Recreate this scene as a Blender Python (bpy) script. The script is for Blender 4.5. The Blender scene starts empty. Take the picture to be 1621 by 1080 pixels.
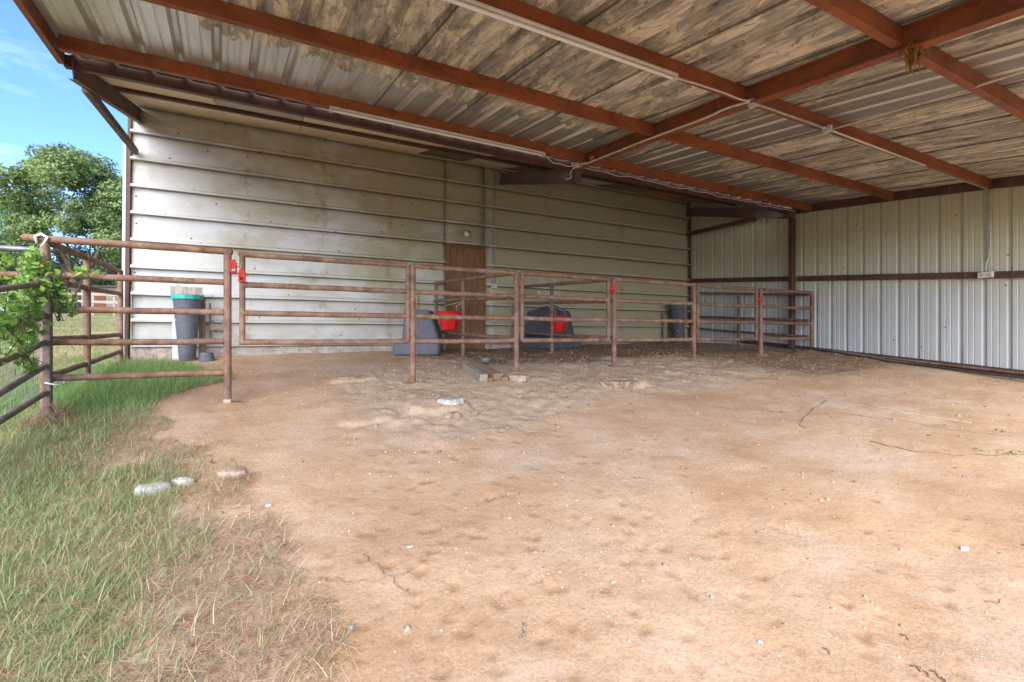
import bpy, bmesh, math, random
import numpy as np
from mathutils import Vector, Matrix
R = math.radians
random.seed(7); rng = np.random.default_rng(7)
scene = bpy.context.scene
col = scene.collection

# ---------------------------------------------------------------- camera, light, exposure
# world axes: x runs along the barn wall, y runs from the camera side towards the barn, z = 0 is eye height
cam_d = bpy.data.cameras.new('camera'); cam = bpy.data.objects.new('camera', cam_d); col.objects.link(cam)
cam.location = (0, 0, 0); cam.rotation_euler = (R(90), 0, -math.atan(0.5))
cam_d.sensor_width = 36; cam_d.lens = 16.12; cam_d.shift_y = -10/1621
cam_d.clip_start = 0.05; cam_d.clip_end = 2000
scene.camera = cam

SUN_EL, SUN_AZ = R(33), R(205)            # azimuth: clockwise from +Y, where the sun stands
world = bpy.data.worlds.new('World'); scene.world = world; world.use_nodes = True
wn = world.node_tree.nodes; wl = world.node_tree.links
bg = wn['Background']; bg.inputs['Strength'].default_value = 0.11
sky = wn.new('ShaderNodeTexSky'); sky.sky_type = 'NISHITA'; sky.sun_disc = False
sky.sun_elevation = SUN_EL; sky.sun_rotation = SUN_AZ
sky.air_density = 1.0; sky.dust_density = 0.1; sky.ozone_density = 5.0
tc = wn.new('ShaderNodeTexCoord'); mp = wn.new('ShaderNodeMapping'); mp.inputs['Scale'].default_value = (1.2, 1.2, 5.0)
nz = wn.new('ShaderNodeTexNoise'); nz.inputs['Scale'].default_value = 2.2; nz.inputs['Detail'].default_value = 6; nz.inputs['Roughness'].default_value = .62
rp = wn.new('ShaderNodeValToRGB'); rp.color_ramp.elements[0].position = .50; rp.color_ramp.elements[1].position = .85
rp.color_ramp.elements[1].color = (.30, .30, .30, 1)
mx = wn.new('ShaderNodeMix'); mx.data_type = 'RGBA'; mx.inputs[7].default_value = (9.5, 10, 11, 1)
wl.new(tc.outputs['Generated'], mp.inputs[0]); wl.new(mp.outputs[0], nz.inputs['Vector']); wl.new(nz.outputs[0], rp.inputs[0])
tn = wn.new('ShaderNodeMix'); tn.data_type = 'RGBA'; tn.blend_type = 'MULTIPLY'; tn.inputs[0].default_value = 1; tn.inputs[7].default_value = (.70, .80, 1.06, 1)
wl.new(sky.outputs[0], tn.inputs[6]); wl.new(rp.outputs[0], mx.inputs[0]); wl.new(tn.outputs[2], mx.inputs[6]); wl.new(mx.outputs[2], bg.inputs[0])

sd = bpy.data.lights.new('sun', 'SUN'); sun = bpy.data.objects.new('sun', sd); col.objects.link(sun)
sd.energy = 2.3; sd.angle = R(70); sd.color = (1, .945, .80)
sdir = Vector((math.sin(SUN_AZ)*math.cos(SUN_EL), math.cos(SUN_AZ)*math.cos(SUN_EL), math.sin(SUN_EL)))
sun.rotation_euler = sdir.to_track_quat('Z', 'Y').to_euler()

scene.view_settings.view_transform = 'Standard'; scene.view_settings.look = 'None'
scene.view_settings.gamma = 1; scene.view_settings.exposure = 1.93
scene.cycles.max_bounces = 8; scene.cycles.diffuse_bounces = 8

# ---------------------------------------------------------------- measuring helpers (photo survey -> metres)
CY, SY = 2/math.sqrt(5), 1/math.sqrt(5)
def ray(px, py):
    a = (px-810.5)/726; b = (530-py)/726
    return Vector((SY+CY*a, CY-SY*a, b))
def at_v(px, py, v):           # point on the plane y = v seen at that pixel
    d = ray(px, py); return d*(v/d.y)
def at_u(px, py, u):
    d = ray(px, py); return d*(u/d.x)
def at_z(px, py, z):
    d = ray(px, py); return d*(z/d.z)

RIB0, RIBP = -.198, .405
# ---------------------------------------------------------------- materials
def mat(name, base, rough=.8, metallic=0.0, spec=.3):
    m = bpy.data.materials.new(name); m.use_nodes = True
    b = m.node_tree.nodes['Principled BSDF']
    b.inputs['Base Color'].default_value = (*base, 1); b.inputs['Roughness'].default_value = rough
    b.inputs['Metallic'].default_value = metallic; b.inputs['Specular IOR Level'].default_value = spec
    return m
class NT:
    def __init__(s, m):
        s.m = m; s.t = m.node_tree; s.b = s.t.nodes['Principled BSDF']; s.tc = s.t.nodes.new('ShaderNodeTexCoord')
    def noise(s, scale, detail=4, rough=.6, mapping=(1, 1, 1), dist=0, rot=(0, 0, 0)):
        mp = s.t.nodes.new('ShaderNodeMapping'); mp.inputs['Scale'].default_value = mapping; mp.inputs['Rotation'].default_value = rot
        n = s.t.nodes.new('ShaderNodeTexNoise'); n.inputs['Scale'].default_value = scale; n.inputs['Detail'].default_value = detail
        n.inputs['Roughness'].default_value = rough; n.inputs['Distortion'].default_value = dist
        s.t.links.new(s.tc.outputs['Object'], mp.inputs[0]); s.t.links.new(mp.outputs[0], n.inputs['Vector']); return n.outputs[0]
    def voronoi(s, scale, feature='F1', mapping=(1, 1, 1), out=0):
        mp = s.t.nodes.new('ShaderNodeMapping'); mp.inputs['Scale'].default_value = mapping
        n = s.t.nodes.new('ShaderNodeTexVoronoi'); n.inputs['Scale'].default_value = scale; n.feature = feature
        s.t.links.new(s.tc.outputs['Object'], mp.inputs[0]); s.t.links.new(mp.outputs[0], n.inputs['Vector']); return n.outputs[out]
    def spots(s, scale, ax='X'):
        x, y, z = s.sep(); c = s.t.nodes.new('ShaderNodeCombineXYZ'); s.t.links.new(x if ax == 'X' else y, c.inputs[0]); s.t.links.new(z, c.inputs[1])
        n = s.t.nodes.new('ShaderNodeTexVoronoi'); n.voronoi_dimensions = '2D'; n.inputs['Scale'].default_value = scale
        s.t.links.new(c.outputs[0], n.inputs['Vector']); return n.outputs[0]
    def ramp(s, fac, stops):
        r = s.t.nodes.new('ShaderNodeValToRGB'); e = r.color_ramp.elements
        while len(e) > 1: e.remove(e[-1])
        for i, (p, c) in enumerate(stops):
            if not isinstance(c, tuple): c = (c, c, c)
            x = e[0] if i == 0 else e.new(p)
            x.position = p; x.color = (*c[:3], 1)
        s.t.links.new(fac, r.inputs[0]); return r.outputs[0]
    def mix(s, fac, a, b, mode='MIX'):
        n = s.t.nodes.new('ShaderNodeMix'); n.data_type = 'RGBA'; n.blend_type = mode
        for sock, v in ((n.inputs[0], fac), (n.inputs[6], a), (n.inputs[7], b)):
            if isinstance(v, (int, float)): sock.default_value = v
            elif isinstance(v, tuple): sock.default_value = (*v[:3], 1)
            else: s.t.links.new(v, sock)
        return n.outputs[2]
    def math(s, op, a, b=0.0, clamp=False):
        n = s.t.nodes.new('ShaderNodeMath'); n.operation = op; n.use_clamp = clamp
        for sock, v in ((n.inputs[0], a), (n.inputs[1], b)):
            if isinstance(v, (int, float)): sock.default_value = v
            else: s.t.links.new(v, sock)
        return n.outputs[0]
    def sep(s):
        n = s.t.nodes.new('ShaderNodeSeparateXYZ'); s.t.links.new(s.tc.outputs['Object'], n.inputs[0]); return n.outputs
    def attr(s, name):
        n = s.t.nodes.new('ShaderNodeAttribute'); n.attribute_name = name; return n
    def color(s, c): s.t.links.new(c, s.b.inputs['Base Color'])
    def rough(s, c): s.t.links.new(c, s.b.inputs['Roughness'])
    def bump(s, h, strength=.3, dist=.01):
        n = s.t.nodes.new('ShaderNodeBump'); n.inputs['Strength'].default_value = strength; n.inputs['Distance'].default_value = dist
        s.t.links.new(h, n.inputs['Height']); s.t.links.new(n.outputs[0], s.b.inputs['Normal'])

def m_rust_pipe(name='rusty_pipe', a=(.205, .108, .064), b=(.31, .19, .115), c=(.11, .06, .045)):
    m = mat(name, a, .75); n = NT(m)
    x = n.noise(9, 5, .7); y = n.noise(60, 3, .6); z = n.noise(2.2, 3, .5)
    cc = n.ramp(x, [(.32, c), (.48, a), (.62, b)])
    cc = n.mix(n.ramp(z, [(.42, 0.), (.62, .55)]), cc, (.19, .11, .10))
    cc = n.mix(n.ramp(y, [(.60, 0.), (.72, .55)]), cc, (.42, .24, .15))
    cc = n.mix(n.ramp(n.noise(3.3, 5, .8), [(.52, 0.), (.66, .5)]), cc, (.34, .25, .19))
    n.color(cc); n.bump(y, .35, .004); return m
def m_paint_steel(name, a, b, rough=.55):
    m = mat(name, a, rough, 0, .4); n = NT(m)
    x = n.noise(1.6, 5, .65, (1, 1, 3)); y = n.noise(30, 4, .6)
    cc = n.mix(n.ramp(x, [(.40, 0.), (.66, 1.)]), a, b)
    cc = n.mix(n.ramp(y, [(.63, 0.), (.75, .5)]), cc, (.32, .12, .05))
    cc = n.mix(n.ramp(n.noise(3.5, 6, .8, (1, 1, 1)), [(.50, 0.), (.64, .55)]), cc, tuple(.45*q for q in b))
    cc = n.mix(n.ramp(n.noise(5, 4, .7, (3, 3, .7)), [(.60, 0.), (.72, .35)]), cc, (.34, .24, .16))
    n.color(cc); n.bump(y, .15, .003); return m
def m_plain(name, a, b, scale=4, rough=.7, bump=.15, metallic=0., mapping=(1, 1, 1), spec=.3):
    m = mat(name, a, rough, metallic, spec); n = NT(m)
    x = n.noise(scale, 5, .65, mapping)
    n.color(n.mix(n.ramp(x, [(.35, 0.), (.65, 1.)]), a, b)); n.bump(x, bump, .005); return m

M = {}
M['pipe'] = m_rust_pipe()
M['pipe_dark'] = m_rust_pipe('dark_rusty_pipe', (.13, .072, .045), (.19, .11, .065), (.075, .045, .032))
M['purlin'] = m_paint_steel('red_oxide_steel', (.27, .082, .024), (.18, .054, .018))
M['girt'] = m_paint_steel('brown_oxide_steel', (.095, .045, .028), (.07, .032, .02))
M['bracket'] = m_paint_steel('dusty_grey_brown_steel', (.11, .085, .07), (.16, .075, .045), .7)
M['weathered_tube'] = m_plain('weathered_grey_tube', (.20, .16, .13), (.11, .085, .07), 18, .65, .2, 0, (1, .4, 1))
M['grey_tube'] = m_plain('galvanised_tube', (.22, .23, .24), (.12, .125, .13), 8, .4, .1, .5)
M['galv'] = m_plain('galvanised_fitting', (.42, .44, .40), (.28, .30, .27), 20, .5, .1, .3)
M['red'] = m_plain('red_latch_paint', (.55, .03, .02), (.38, .02, .018), 40, .5, .1)
M['red_plastic'] = m_plain('red_plastic', (.72, .022, .02), (.55, .02, .02), 12, .42, .05)
M['white_metal'] = m_plain('white_painted_metal', (.62, .60, .52), (.50, .47, .38), 6, .45)
M['trim'] = m_plain('white_trim', (.68, .70, .72), (.55, .56, .56), 6, .5)
M['tube_glass'] = mat('tube_glass', (.75, .74, .68), .25)
M['cable'] = m_plain('cream_cable', (.62, .56, .42), (.45, .40, .30), 20, .6)
M['black'] = m_plain('black_hose', (.03, .03, .03), (.07, .06, .05), 12, .6)
M['chain'] = m_plain('rusty_chain', (.30, .20, .12), (.14, .08, .05), 50, .7, .3, .3)
M['wire'] = m_plain('galvanised_wire', (.35, .35, .34), (.25, .22, .2), 20, .5, 0, .4)
M['teal'] = m_plain('teal_plastic', (.05, .48, .40), (.04, .38, .33), 20, .5)
M['green_plastic'] = m_plain('dull_green_plastic', (.03, .19, .13), (.02, .12, .09), 20, .6)
M['nest'] = m_plain('mud_and_straw', (.33, .19, .05), (.18, .09, .025), 60, .95, .6)
M['ceramic'] = m_plain('cream_bulb', (.75, .70, .52), (.65, .60, .45), 20, .3)
M['metal_bowl'] = m_plain('steel_bowl', (.30, .29, .27), (.20, .19, .17), 30, .4, .1, .6)
M['feed'] = m_plain('pale_feed', (.6, .57, .5), (.4, .36, .28), 80, .9, .5)

def m_tub(name, a, b):
    m = mat(name, a, .55); n = NT(m)
    x = n.noise(5, 5, .7); s = n.noise(40, 4, .7, (3, 3, .5)); y = n.noise(130, 2, .5, (1, 1, .15))
    cc = n.mix(n.ramp(x, [(.35, 0.), (.65, 1.)]), a, b)
    cc = n.mix(n.ramp(s, [(.56, 0.), (.72, .7)]), cc, (.30, .28, .30))
    cc = n.mix(n.ramp(y, [(.66, 0.), (.72, .35)]), cc, (.45, .42, .40))
    n.color(cc); n.bump(s, .2, .003); return m
M['tub'] = m_tub('blue_grey_plastic', (.145, .152, .185), (.10, .105, .125))
M['tub_dark'] = m_tub('dark_grey_plastic', (.10, .103, .115), (.07, .072, .08))

def m_wood(name, a, b, c, axis=(18, 18, 1.2)):
    m = mat(name, a, .85); n = NT(m)
    x = n.noise(3, 6, .7, axis, .6); y = n.noise(1.5, 3)
    cc = n.ramp(x, [(.34, c), (.48, a), (.64, b)])
    cc = n.mix(n.ramp(y, [(.4, 0.), (.7, .35)]), cc, c)
    n.color(cc); n.bump(x, .45, .004); return m
M['door'] = m_wood('brown_door_wood', (.21, .105, .055), (.30, .16, .085), (.10, .05, .025))
M['grey_wood'] = m_wood('weathered_grey_wood', (.33, .27, .21), (.43, .36, .29), (.16, .12, .09), (1.2, 18, 18))
M['tan_wood'] = m_wood('weathered_tan_wood', (.30, .19, .12), (.40, .27, .18), (.15, .09, .05), (1.2, 18, 18))
M['tan_wood_z'] = m_wood('weathered_tan_plank', (.30, .22, .16), (.40, .30, .22), (.15, .10, .07))
M['grey_wood_z'] = m_wood('weathered_grey_plank', (.38, .34, .29), (.48, .43, .37), (.22, .18, .15), (5, 5, .8))
M['bark'] = m_wood('bark', (.11, .085, .065), (.17, .14, .11), (.05, .04, .03), (10, 10, 2))

def m_barn_wall():
    m = mat('weathered_white_siding', (.45, .45, .43), .5, 0, .45); n = NT(m); X, Y, Z = n.sep()
    base = n.mix(n.ramp(n.noise(1.1, 4, .6, (1, 1, 2.5)), [(.38, 0.), (.66, 1.)]), (.55, .56, .565), (.49, .48, .43))
    # patchy olive-brown: warm bounce light painted in up high, dimness towards the far corner
    olive_tint = n.math('ADD', n.math('MULTIPLY', X, .075), n.math('MULTIPLY', n.noise(.8, 5, .65, (1, 1, 1.6)), 1.3))
    olive_tint = n.math('ADD', olive_tint, n.math('MULTIPLY', Z, .085))
    base = n.mix(n.ramp(olive_tint, [(.72, 0.), (1.45, .80)]), base, (.31, .275, .135))
    blot = n.noise(3.0, 5, .75, (1, 1, 1.3), 1.2)
    base = n.mix(n.ramp(blot, [(.56, 0.), (.68, .30)]), base, (.33, .25, .15))
    # rust that bleeds out of the sheet laps
    seam = None
    for u0 in (-.52, .62, 1.77, 2.88, 5.2, 7.3):
        d = n.math('ABSOLUTE', n.math('SUBTRACT', X, u0))
        s_ = n.math('SUBTRACT', 1, n.math('DIVIDE', d, .14), True)
        seam = s_ if seam is None else n.math('MAXIMUM', seam, s_)
    s2 = n.math('MULTIPLY', seam, n.ramp(n.noise(2.6, 5, .75, (3, 1, 1.6)), [(.50, 0.), (.66, .85)]))
    base = n.mix(s2, base, (.30, .155, .06))
    low = n.math('SUBTRACT', .32, n.math('MULTIPLY', n.math('ADD', Z, .2), .55), True)
    base = n.mix(n.math('MULTIPLY', low, n.ramp(n.noise(4, 4, .7, (1, 1, 3)), [(.4, .3), (.6, 1.5)])), base, (.36, .29, .22))
    sp = n.ramp(n.spots(1.7), [(0., 1.), (.018, .9), (.028, 0.)])
    base = n.mix(sp, base, (.05, .04, .035))
    # shade painted in under every rib, a pale lit line along its top
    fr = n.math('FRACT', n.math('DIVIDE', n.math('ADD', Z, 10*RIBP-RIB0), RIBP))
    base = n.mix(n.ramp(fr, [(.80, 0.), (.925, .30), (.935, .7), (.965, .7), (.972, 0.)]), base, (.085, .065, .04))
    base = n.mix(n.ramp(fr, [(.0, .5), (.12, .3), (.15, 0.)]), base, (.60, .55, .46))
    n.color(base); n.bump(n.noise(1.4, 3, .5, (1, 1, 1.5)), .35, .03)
    n.rough(n.ramp(n.noise(3, 4), [(.3, .40), (.7, .65)])); return m
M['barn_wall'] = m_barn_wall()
def m_side_wall():
    m = mat('cream_white_siding', (.5, .5, .45), .5, 0, .45); n = NT(m); X, Y, Z = n.sep()
    base = n.mix(n.ramp(n.noise(1.2, 4, .6, (1, 3, .6)), [(.38, 0.), (.66, 1.)]), (.47, .49, .485), (.42, .435, .41))
    h = n.math('ADD', n.math('MULTIPLY', n.math('SUBTRACT', Z, 1.0), .5), n.math('MULTIPLY', n.noise(1.1, 4, .6), .8))
    base = n.mix(n.ramp(h, [(.05, 0.), (.75, .72)]), base, (.43, .405, .21))
    st = n.noise(2.4, 5, .75, (1, 14, .7))
    base = n.mix(n.ramp(st, [(.56, 0.), (.70, .35)]), base, (.28, .23, .14))
    sp = n.ramp(n.spots(1.3, 'Y'), [(0., 1.), (.014, .8), (.022, 0.)])
    base = n.mix(sp, base, (.08, .07, .06))
    n.color(base); n.bump(n.noise(1.4, 3, .5, (1, 4, 1)), .25, .02); return m
M['side_wall'] = m_side_wall()
def m_roof():
    m = mat('stained_galvanised_roof', (.3, .28, .25), .5, .25, .5); n = NT(m); X, Y, Z = n.sep()
    U = n.attr('sheet').outputs['Color']; su = n.t.nodes.new('ShaderNodeSeparateColor'); n.t.links.new(U, su.inputs[0]); U = su.outputs[0]
    clean = n.mix(n.ramp(n.noise(2, 4, .6, (6, .6, 1)), [(.35, 0.), (.65, 1.)]), (.62, .605, .58), (.50, .48, .45))
    # light on the ribs painted in towards the right: flats darkened, ribs brightened
    rb = n.math('FRACT', n.math('DIVIDE', n.math('ADD', U, 2.0), .31))
    flat_shade = n.math('MULTIPLY', n.ramp(rb, [(.27, 0.), (.29, 1.)]), n.ramp(n.math('MULTIPLY', X, .5), [(.1, 0.), (.8, .85)]))
    clean = n.mix(flat_shade, clean, (.27, .245, .21))
    clean = n.mix(n.math('SUBTRACT', n.ramp(n.math('MULTIPLY', X, .5), [(.1, 0.), (.8, .8)]), flat_shade, True), clean, (.82, .78, .70))
    # every sheet and every flat between ribs weathered a little differently
    cell = n.math('FLOOR', n.math('DIVIDE', n.math('ADD', U, 2.0), .31))
    wn_ = n.t.nodes.new('ShaderNodeTexWhiteNoise'); wn_.noise_dimensions = '1D'; n.t.links.new(cell, wn_.inputs['W'])
    streak = n.noise(1.3, 7, .72, (7, 1.2, 1), .5)
    streak = n.math('ADD', streak, n.math('MULTIPLY', n.math('SUBTRACT', wn_.outputs[0], .5), .14))
    tan = n.ramp(streak, [(.34, (.21, .195, .155)), (.43, (.37, .34, .275)), (.51, (.53, .47, .36)), (.60, (.72, .65, .51))])
    patch = n.noise(2.3, 4, .55, (2.8, .8, 1), .5)
    tan = n.mix(n.ramp(patch, [(.50, 0.), (.55, .65), (.61, .55), (.65, .0)]), tan, (.19, .18, .15))
    tan = n.mix(n.ramp(n.noise(2.2, 4, .6, (3.4, .9, 1), .7), [(.57, 0.), (.60, .55), (.66, .5), (.69, 0.)]), tan, (.36, .37, .38))
    ring = n.ramp(n.noise(2.6, 2, .5, (2.4, .8, 1), .6), [(.49, 0.), (.50, .7), (.51, 0.)])
    tan = n.mix(ring, tan, (.10, .09, .07))
    ring2 = n.ramp(n.noise(4.6, 1, .4, (1.8, 1.0, 1), .4), [(.60, 0.), (.61, .7), (.625, 0.)])
    tan = n.mix(ring2, tan, (.12, .11, .09))
    e = n.math('ADD', n.math('MULTIPLY', n.math('SUBTRACT', Y, 4.85), 2.2), n.math('MULTIPLY', n.math('SUBTRACT', n.noise(1.5, 4, .8, (2.2, 1, 1)), .5), 1.8))
    e = n.math('ADD', e, n.math('MULTIPLY', n.math('SUBTRACT', wn_.outputs[0], .5), .9))
    e = n.math('SUBTRACT', e, n.math('MULTIPLY', n.math('MAXIMUM', n.math('SUBTRACT', X, 4.0), 0), .12))
    e2 = n.math('MULTIPLY', n.math('SUBTRACT', -.62, X), 6)
    e2 = n.math('MINIMUM', e2, n.math('MULTIPLY', n.math('SUBTRACT', Y, 3.9), 6))
    s1 = n.math('MULTIPLY', n.math('SUBTRACT', .47, n.math('ABSOLUTE', n.math('SUBTRACT', U, 5.14))), 8)
    fac = n.math('MAXIMUM', n.math('MAXIMUM', e, e2), s1)
    fac = n.math('MULTIPLY', n.ramp(fac, [(.0, 0.), (.05, 1.)]), .92)
    # lit side of each rib painted paler, in patches
    rbs = n.ramp(n.math('FRACT', n.math('DIVIDE', n.math('ADD', U, 2.0), .31)), [(.0, 0.), (.02, 1.), (.085, 1.), (.10, 0.)])
    tan = n.mix(n.math('MULTIPLY', rbs, n.ramp(n.noise(1.1, 4, .7, (4, .8, 1)), [(.42, 0.), (.56, .75)])), tan, (.62, .56, .45))
    c = n.mix(fac, tan, clean)
    lap = n.math('ABSOLUTE', n.math('SUBTRACT', n.math('FRACT', n.math('DIVIDE', n.math('ADD', U, 2.0-.085), .93)), .5))
    c = n.mix(n.ramp(lap, [(.4945, 0.), (.4965, .8)]), c, (.05, .042, .03))
    n.color(c); n.rough(n.mix(fac, (.7,)*3, (.36,)*3))
    ml = n.math('MULTIPLY', fac, .55); n.t.links.new(ml, n.b.inputs['Metallic'])
    n.bump(patch, .2, .005); return m
M['roof'] = m_roof()
def m_soffit(name, a, b):
    return m_plain(name, a, b, 1.5, .8, .2)
M['soffit'] = m_soffit('tan_insulation_board', (.74, .60, .40), (.64, .50, .31))
M['soffit_grey'] = m_soffit('greyed_insulation_board', (.46, .42, .34), (.38, .34, .27))
M['soffit_rust'] = m_soffit('rust_stained_board', (.36, .20, .07), (.20, .13, .07))
M['soffit_dark'] = m_soffit('dirty_board', (.13, .10, .07), (.20, .16, .11))
def m_concrete():
    m = mat('rough_concrete', (.3, .27, .24), .9); n = NT(m)
    x = n.noise(8, 7, .75); v = n.voronoi(26)
    cc = n.ramp(x, [(.3, (.24, .19, .15)), (.5, (.42, .36, .31)), (.7, (.56, .51, .46))])
    n.color(cc); n.bump(n.mix(.5, x, v), .8, .03); return m
M['concrete'] = m_concrete()
def m_stone(name, a, b, c):
    m = mat(name, a, .9); n = NT(m)
    x = n.noise(14, 7, .7)
    n.color(n.ramp(x, [(.32, c), (.48, a), (.64, b)])); n.bump(x, .6, .01); return m
M['stone'] = m_stone('pale_limestone', (.44, .41, .37), (.58, .56, .52), (.25, .21, .17))
M['stone_tan'] = m_stone('dusty_stone', (.40, .30, .23), (.50, .40, .32), (.22, .14, .10))
M['clod'] = m_stone('dry_earth_clod', (.32, .225, .15), (.42, .31, .22), (.13, .085, .055))
M['stone_grey'] = m_stone('grey_stone', (.26, .22, .19), (.42, .38, .33), (.14, .11, .09))

def m_ground():
    m = mat('sandy_ground', (.5, .33, .2), .95, 0, .1); n = NT(m); X, Y, Z = n.sep()
    z = n.attr('zone')            # R: churned mound soil, G: dark stall soil, B: turf soil
    sp = n.t.nodes.new('ShaderNodeSeparateColor'); n.t.links.new(z.outputs['Color'], sp.inputs[0])
    sand = n.ramp(n.noise(1.3, 6, .65), [(.30, (.44, .27, .15)), (.50, (.515, .34, .207)), (.68, (.59, .42, .285))])
    sand = n.mix(n.ramp(n.noise(4.5, 6, .75, (1, 1, 1), 1), [(.56, 0.), (.70, .5)]), sand, (.42, .23, .115))
    sand = n.mix(n.ramp(n.noise(.8, 5, .7), [(.50, 0.), (.66, .6)]), sand, (.60, .46, .34))
    churn = n.ramp(n.noise(5, 8, .8), [(.30, (.34, .23, .145)), (.42, (.47, .34, .23)), (.58, (.53, .40, .285)), (.75, (.62, .51, .40))])
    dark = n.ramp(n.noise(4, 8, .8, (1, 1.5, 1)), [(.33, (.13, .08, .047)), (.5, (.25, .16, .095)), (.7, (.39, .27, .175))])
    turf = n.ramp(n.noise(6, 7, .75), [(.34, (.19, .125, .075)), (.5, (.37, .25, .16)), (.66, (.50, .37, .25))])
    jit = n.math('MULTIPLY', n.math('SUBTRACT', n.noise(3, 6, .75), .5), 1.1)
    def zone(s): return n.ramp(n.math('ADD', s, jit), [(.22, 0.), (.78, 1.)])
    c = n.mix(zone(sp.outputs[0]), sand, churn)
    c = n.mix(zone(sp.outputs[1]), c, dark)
    c = n.mix(zone(sp.outputs[2]), c, turf)
    field = n.ramp(n.noise(.9, 6, .7), [(.3, (.13, .15, .045)), (.5, (.27, .25, .10)), (.7, (.36, .31, .17))])
    f = n.math('MULTIPLY', n.ramp(n.math('SUBTRACT', -2.0, X), [(0., 0.), (.3, 1.)]), n.ramp(n.math('MULTIPLY', n.math('SUBTRACT', Y, 7.5), .3), [(0., 0.), (1., 1.)]))
    c = n.mix(f, c, field)
    pr = n.attr('print'); ps = n.t.nodes.new('ShaderNodeSeparateColor'); n.t.links.new(pr.outputs['Color'], ps.inputs[0])
    c = n.mix(n.math('MULTIPLY', ps.outputs[0], .55), c, (.34, .19, .095))
    c = n.mix(n.ramp(n.noise(13, 5, .8), [(.56, 0.), (.68, .4)]), c, (.37, .225, .13))
    fine = n.noise(55, 6, .8); grit = n.noise(190, 3, .6)
    c = n.mix(n.ramp(fine, [(.36, .45), (.52, 0.)]), c, (.22, .13, .08))
    c = n.mix(n.ramp(grit, [(.62, 0.), (.70, .55)]), c, (.78, .70, .60))
    c = n.mix(n.ramp(grit, [(.30, .5), (.38, 0.)]), c, (.20, .12, .075))
    n.color(c)
    hgt = n.math('ADD', n.math('MULTIPLY', n.noise(16, 6, .7), 1.0), n.math('MULTIPLY', fine, .35))
    n.bump(hgt, .55, .018); return m
M['ground'] = m_ground()
def m_vcol(name, rough=.7, transl=0.0):
    m = mat(name, (.2, .3, .1), rough, 0, .15); n = NT(m)
    a = n.attr('tint'); n.color(a.outputs['Color'])
    if transl:
        t = n.t.nodes.new('ShaderNodeBsdfTranslucent'); n.t.links.new(a.outputs['Color'], t.inputs[0])
        mxs = n.t.nodes.new('ShaderNodeMixShader'); mxs.inputs[0].default_value = transl
        out = n.t.nodes['Material Output']
        n.t.links.new(n.b.outputs[0], mxs.inputs[1]); n.t.links.new(t.outputs[0], mxs.inputs[2]); n.t.links.new(mxs.outputs[0], out.inputs[0])
    return m
M['blade'] = m_vcol('grass_blades', .7, .35)
M['leaf'] = m_vcol('foliage', .6, .3)
M['chip'] = m_vcol('chips', .85)

# ---------------------------------------------------------------- mesh helpers
def link(name, verts, faces, material, parent=None, smooth=False, mats=None, midx=None):
    me = bpy.data.meshes.new(name); me.from_pydata([tuple(v) for v in verts], [], faces); me.update()
    o = bpy.data.objects.new(name, me); col.objects.link(o)
    for mm in (mats or [material]): me.materials.append(mm)
    if midx is not None: me.polygons.foreach_set('material_index', midx)
    if smooth: me.polygons.foreach_set('use_smooth', [True]*len(me.polygons))
    if parent is not None:
        o.parent = parent; o.matrix_parent_inverse = parent.matrix_basis.inverted()
    return o
def fast_mesh(name, V, F, material, tint=None, smooth=False, parent=None):
    """V: (n,3) array, F: (m,k) array"""
    me = bpy.data.meshes.new(name); nv, (nf, k) = len(V), F.shape
    me.vertices.add(nv); me.vertices.foreach_set('co', V.astype(np.float32).ravel())
    me.loops.add(nf*k); me.loops.foreach_set('vertex_index', F.astype(np.int32).ravel())
    me.polygons.add(nf); me.polygons.foreach_set('loop_start', np.arange(0, nf*k, k, dtype=np.int32))
    if smooth: me.polygons.foreach_set('use_smooth', np.ones(nf, bool))
    me.materials.append(material); me.update(calc_edges=True)
    if tint is not None:
        a = me.color_attributes.new('tint', 'FLOAT_COLOR', 'POINT')
        a.data.foreach_set('color', np.c_[tint, np.ones(nv)].astype(np.float32).ravel())
    o = bpy.data.objects.new(name, me); col.objects.link(o)
    if parent is not None:
        o.parent = parent; o.matrix_parent_inverse = parent.matrix_basis.inverted()
    return o
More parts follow.
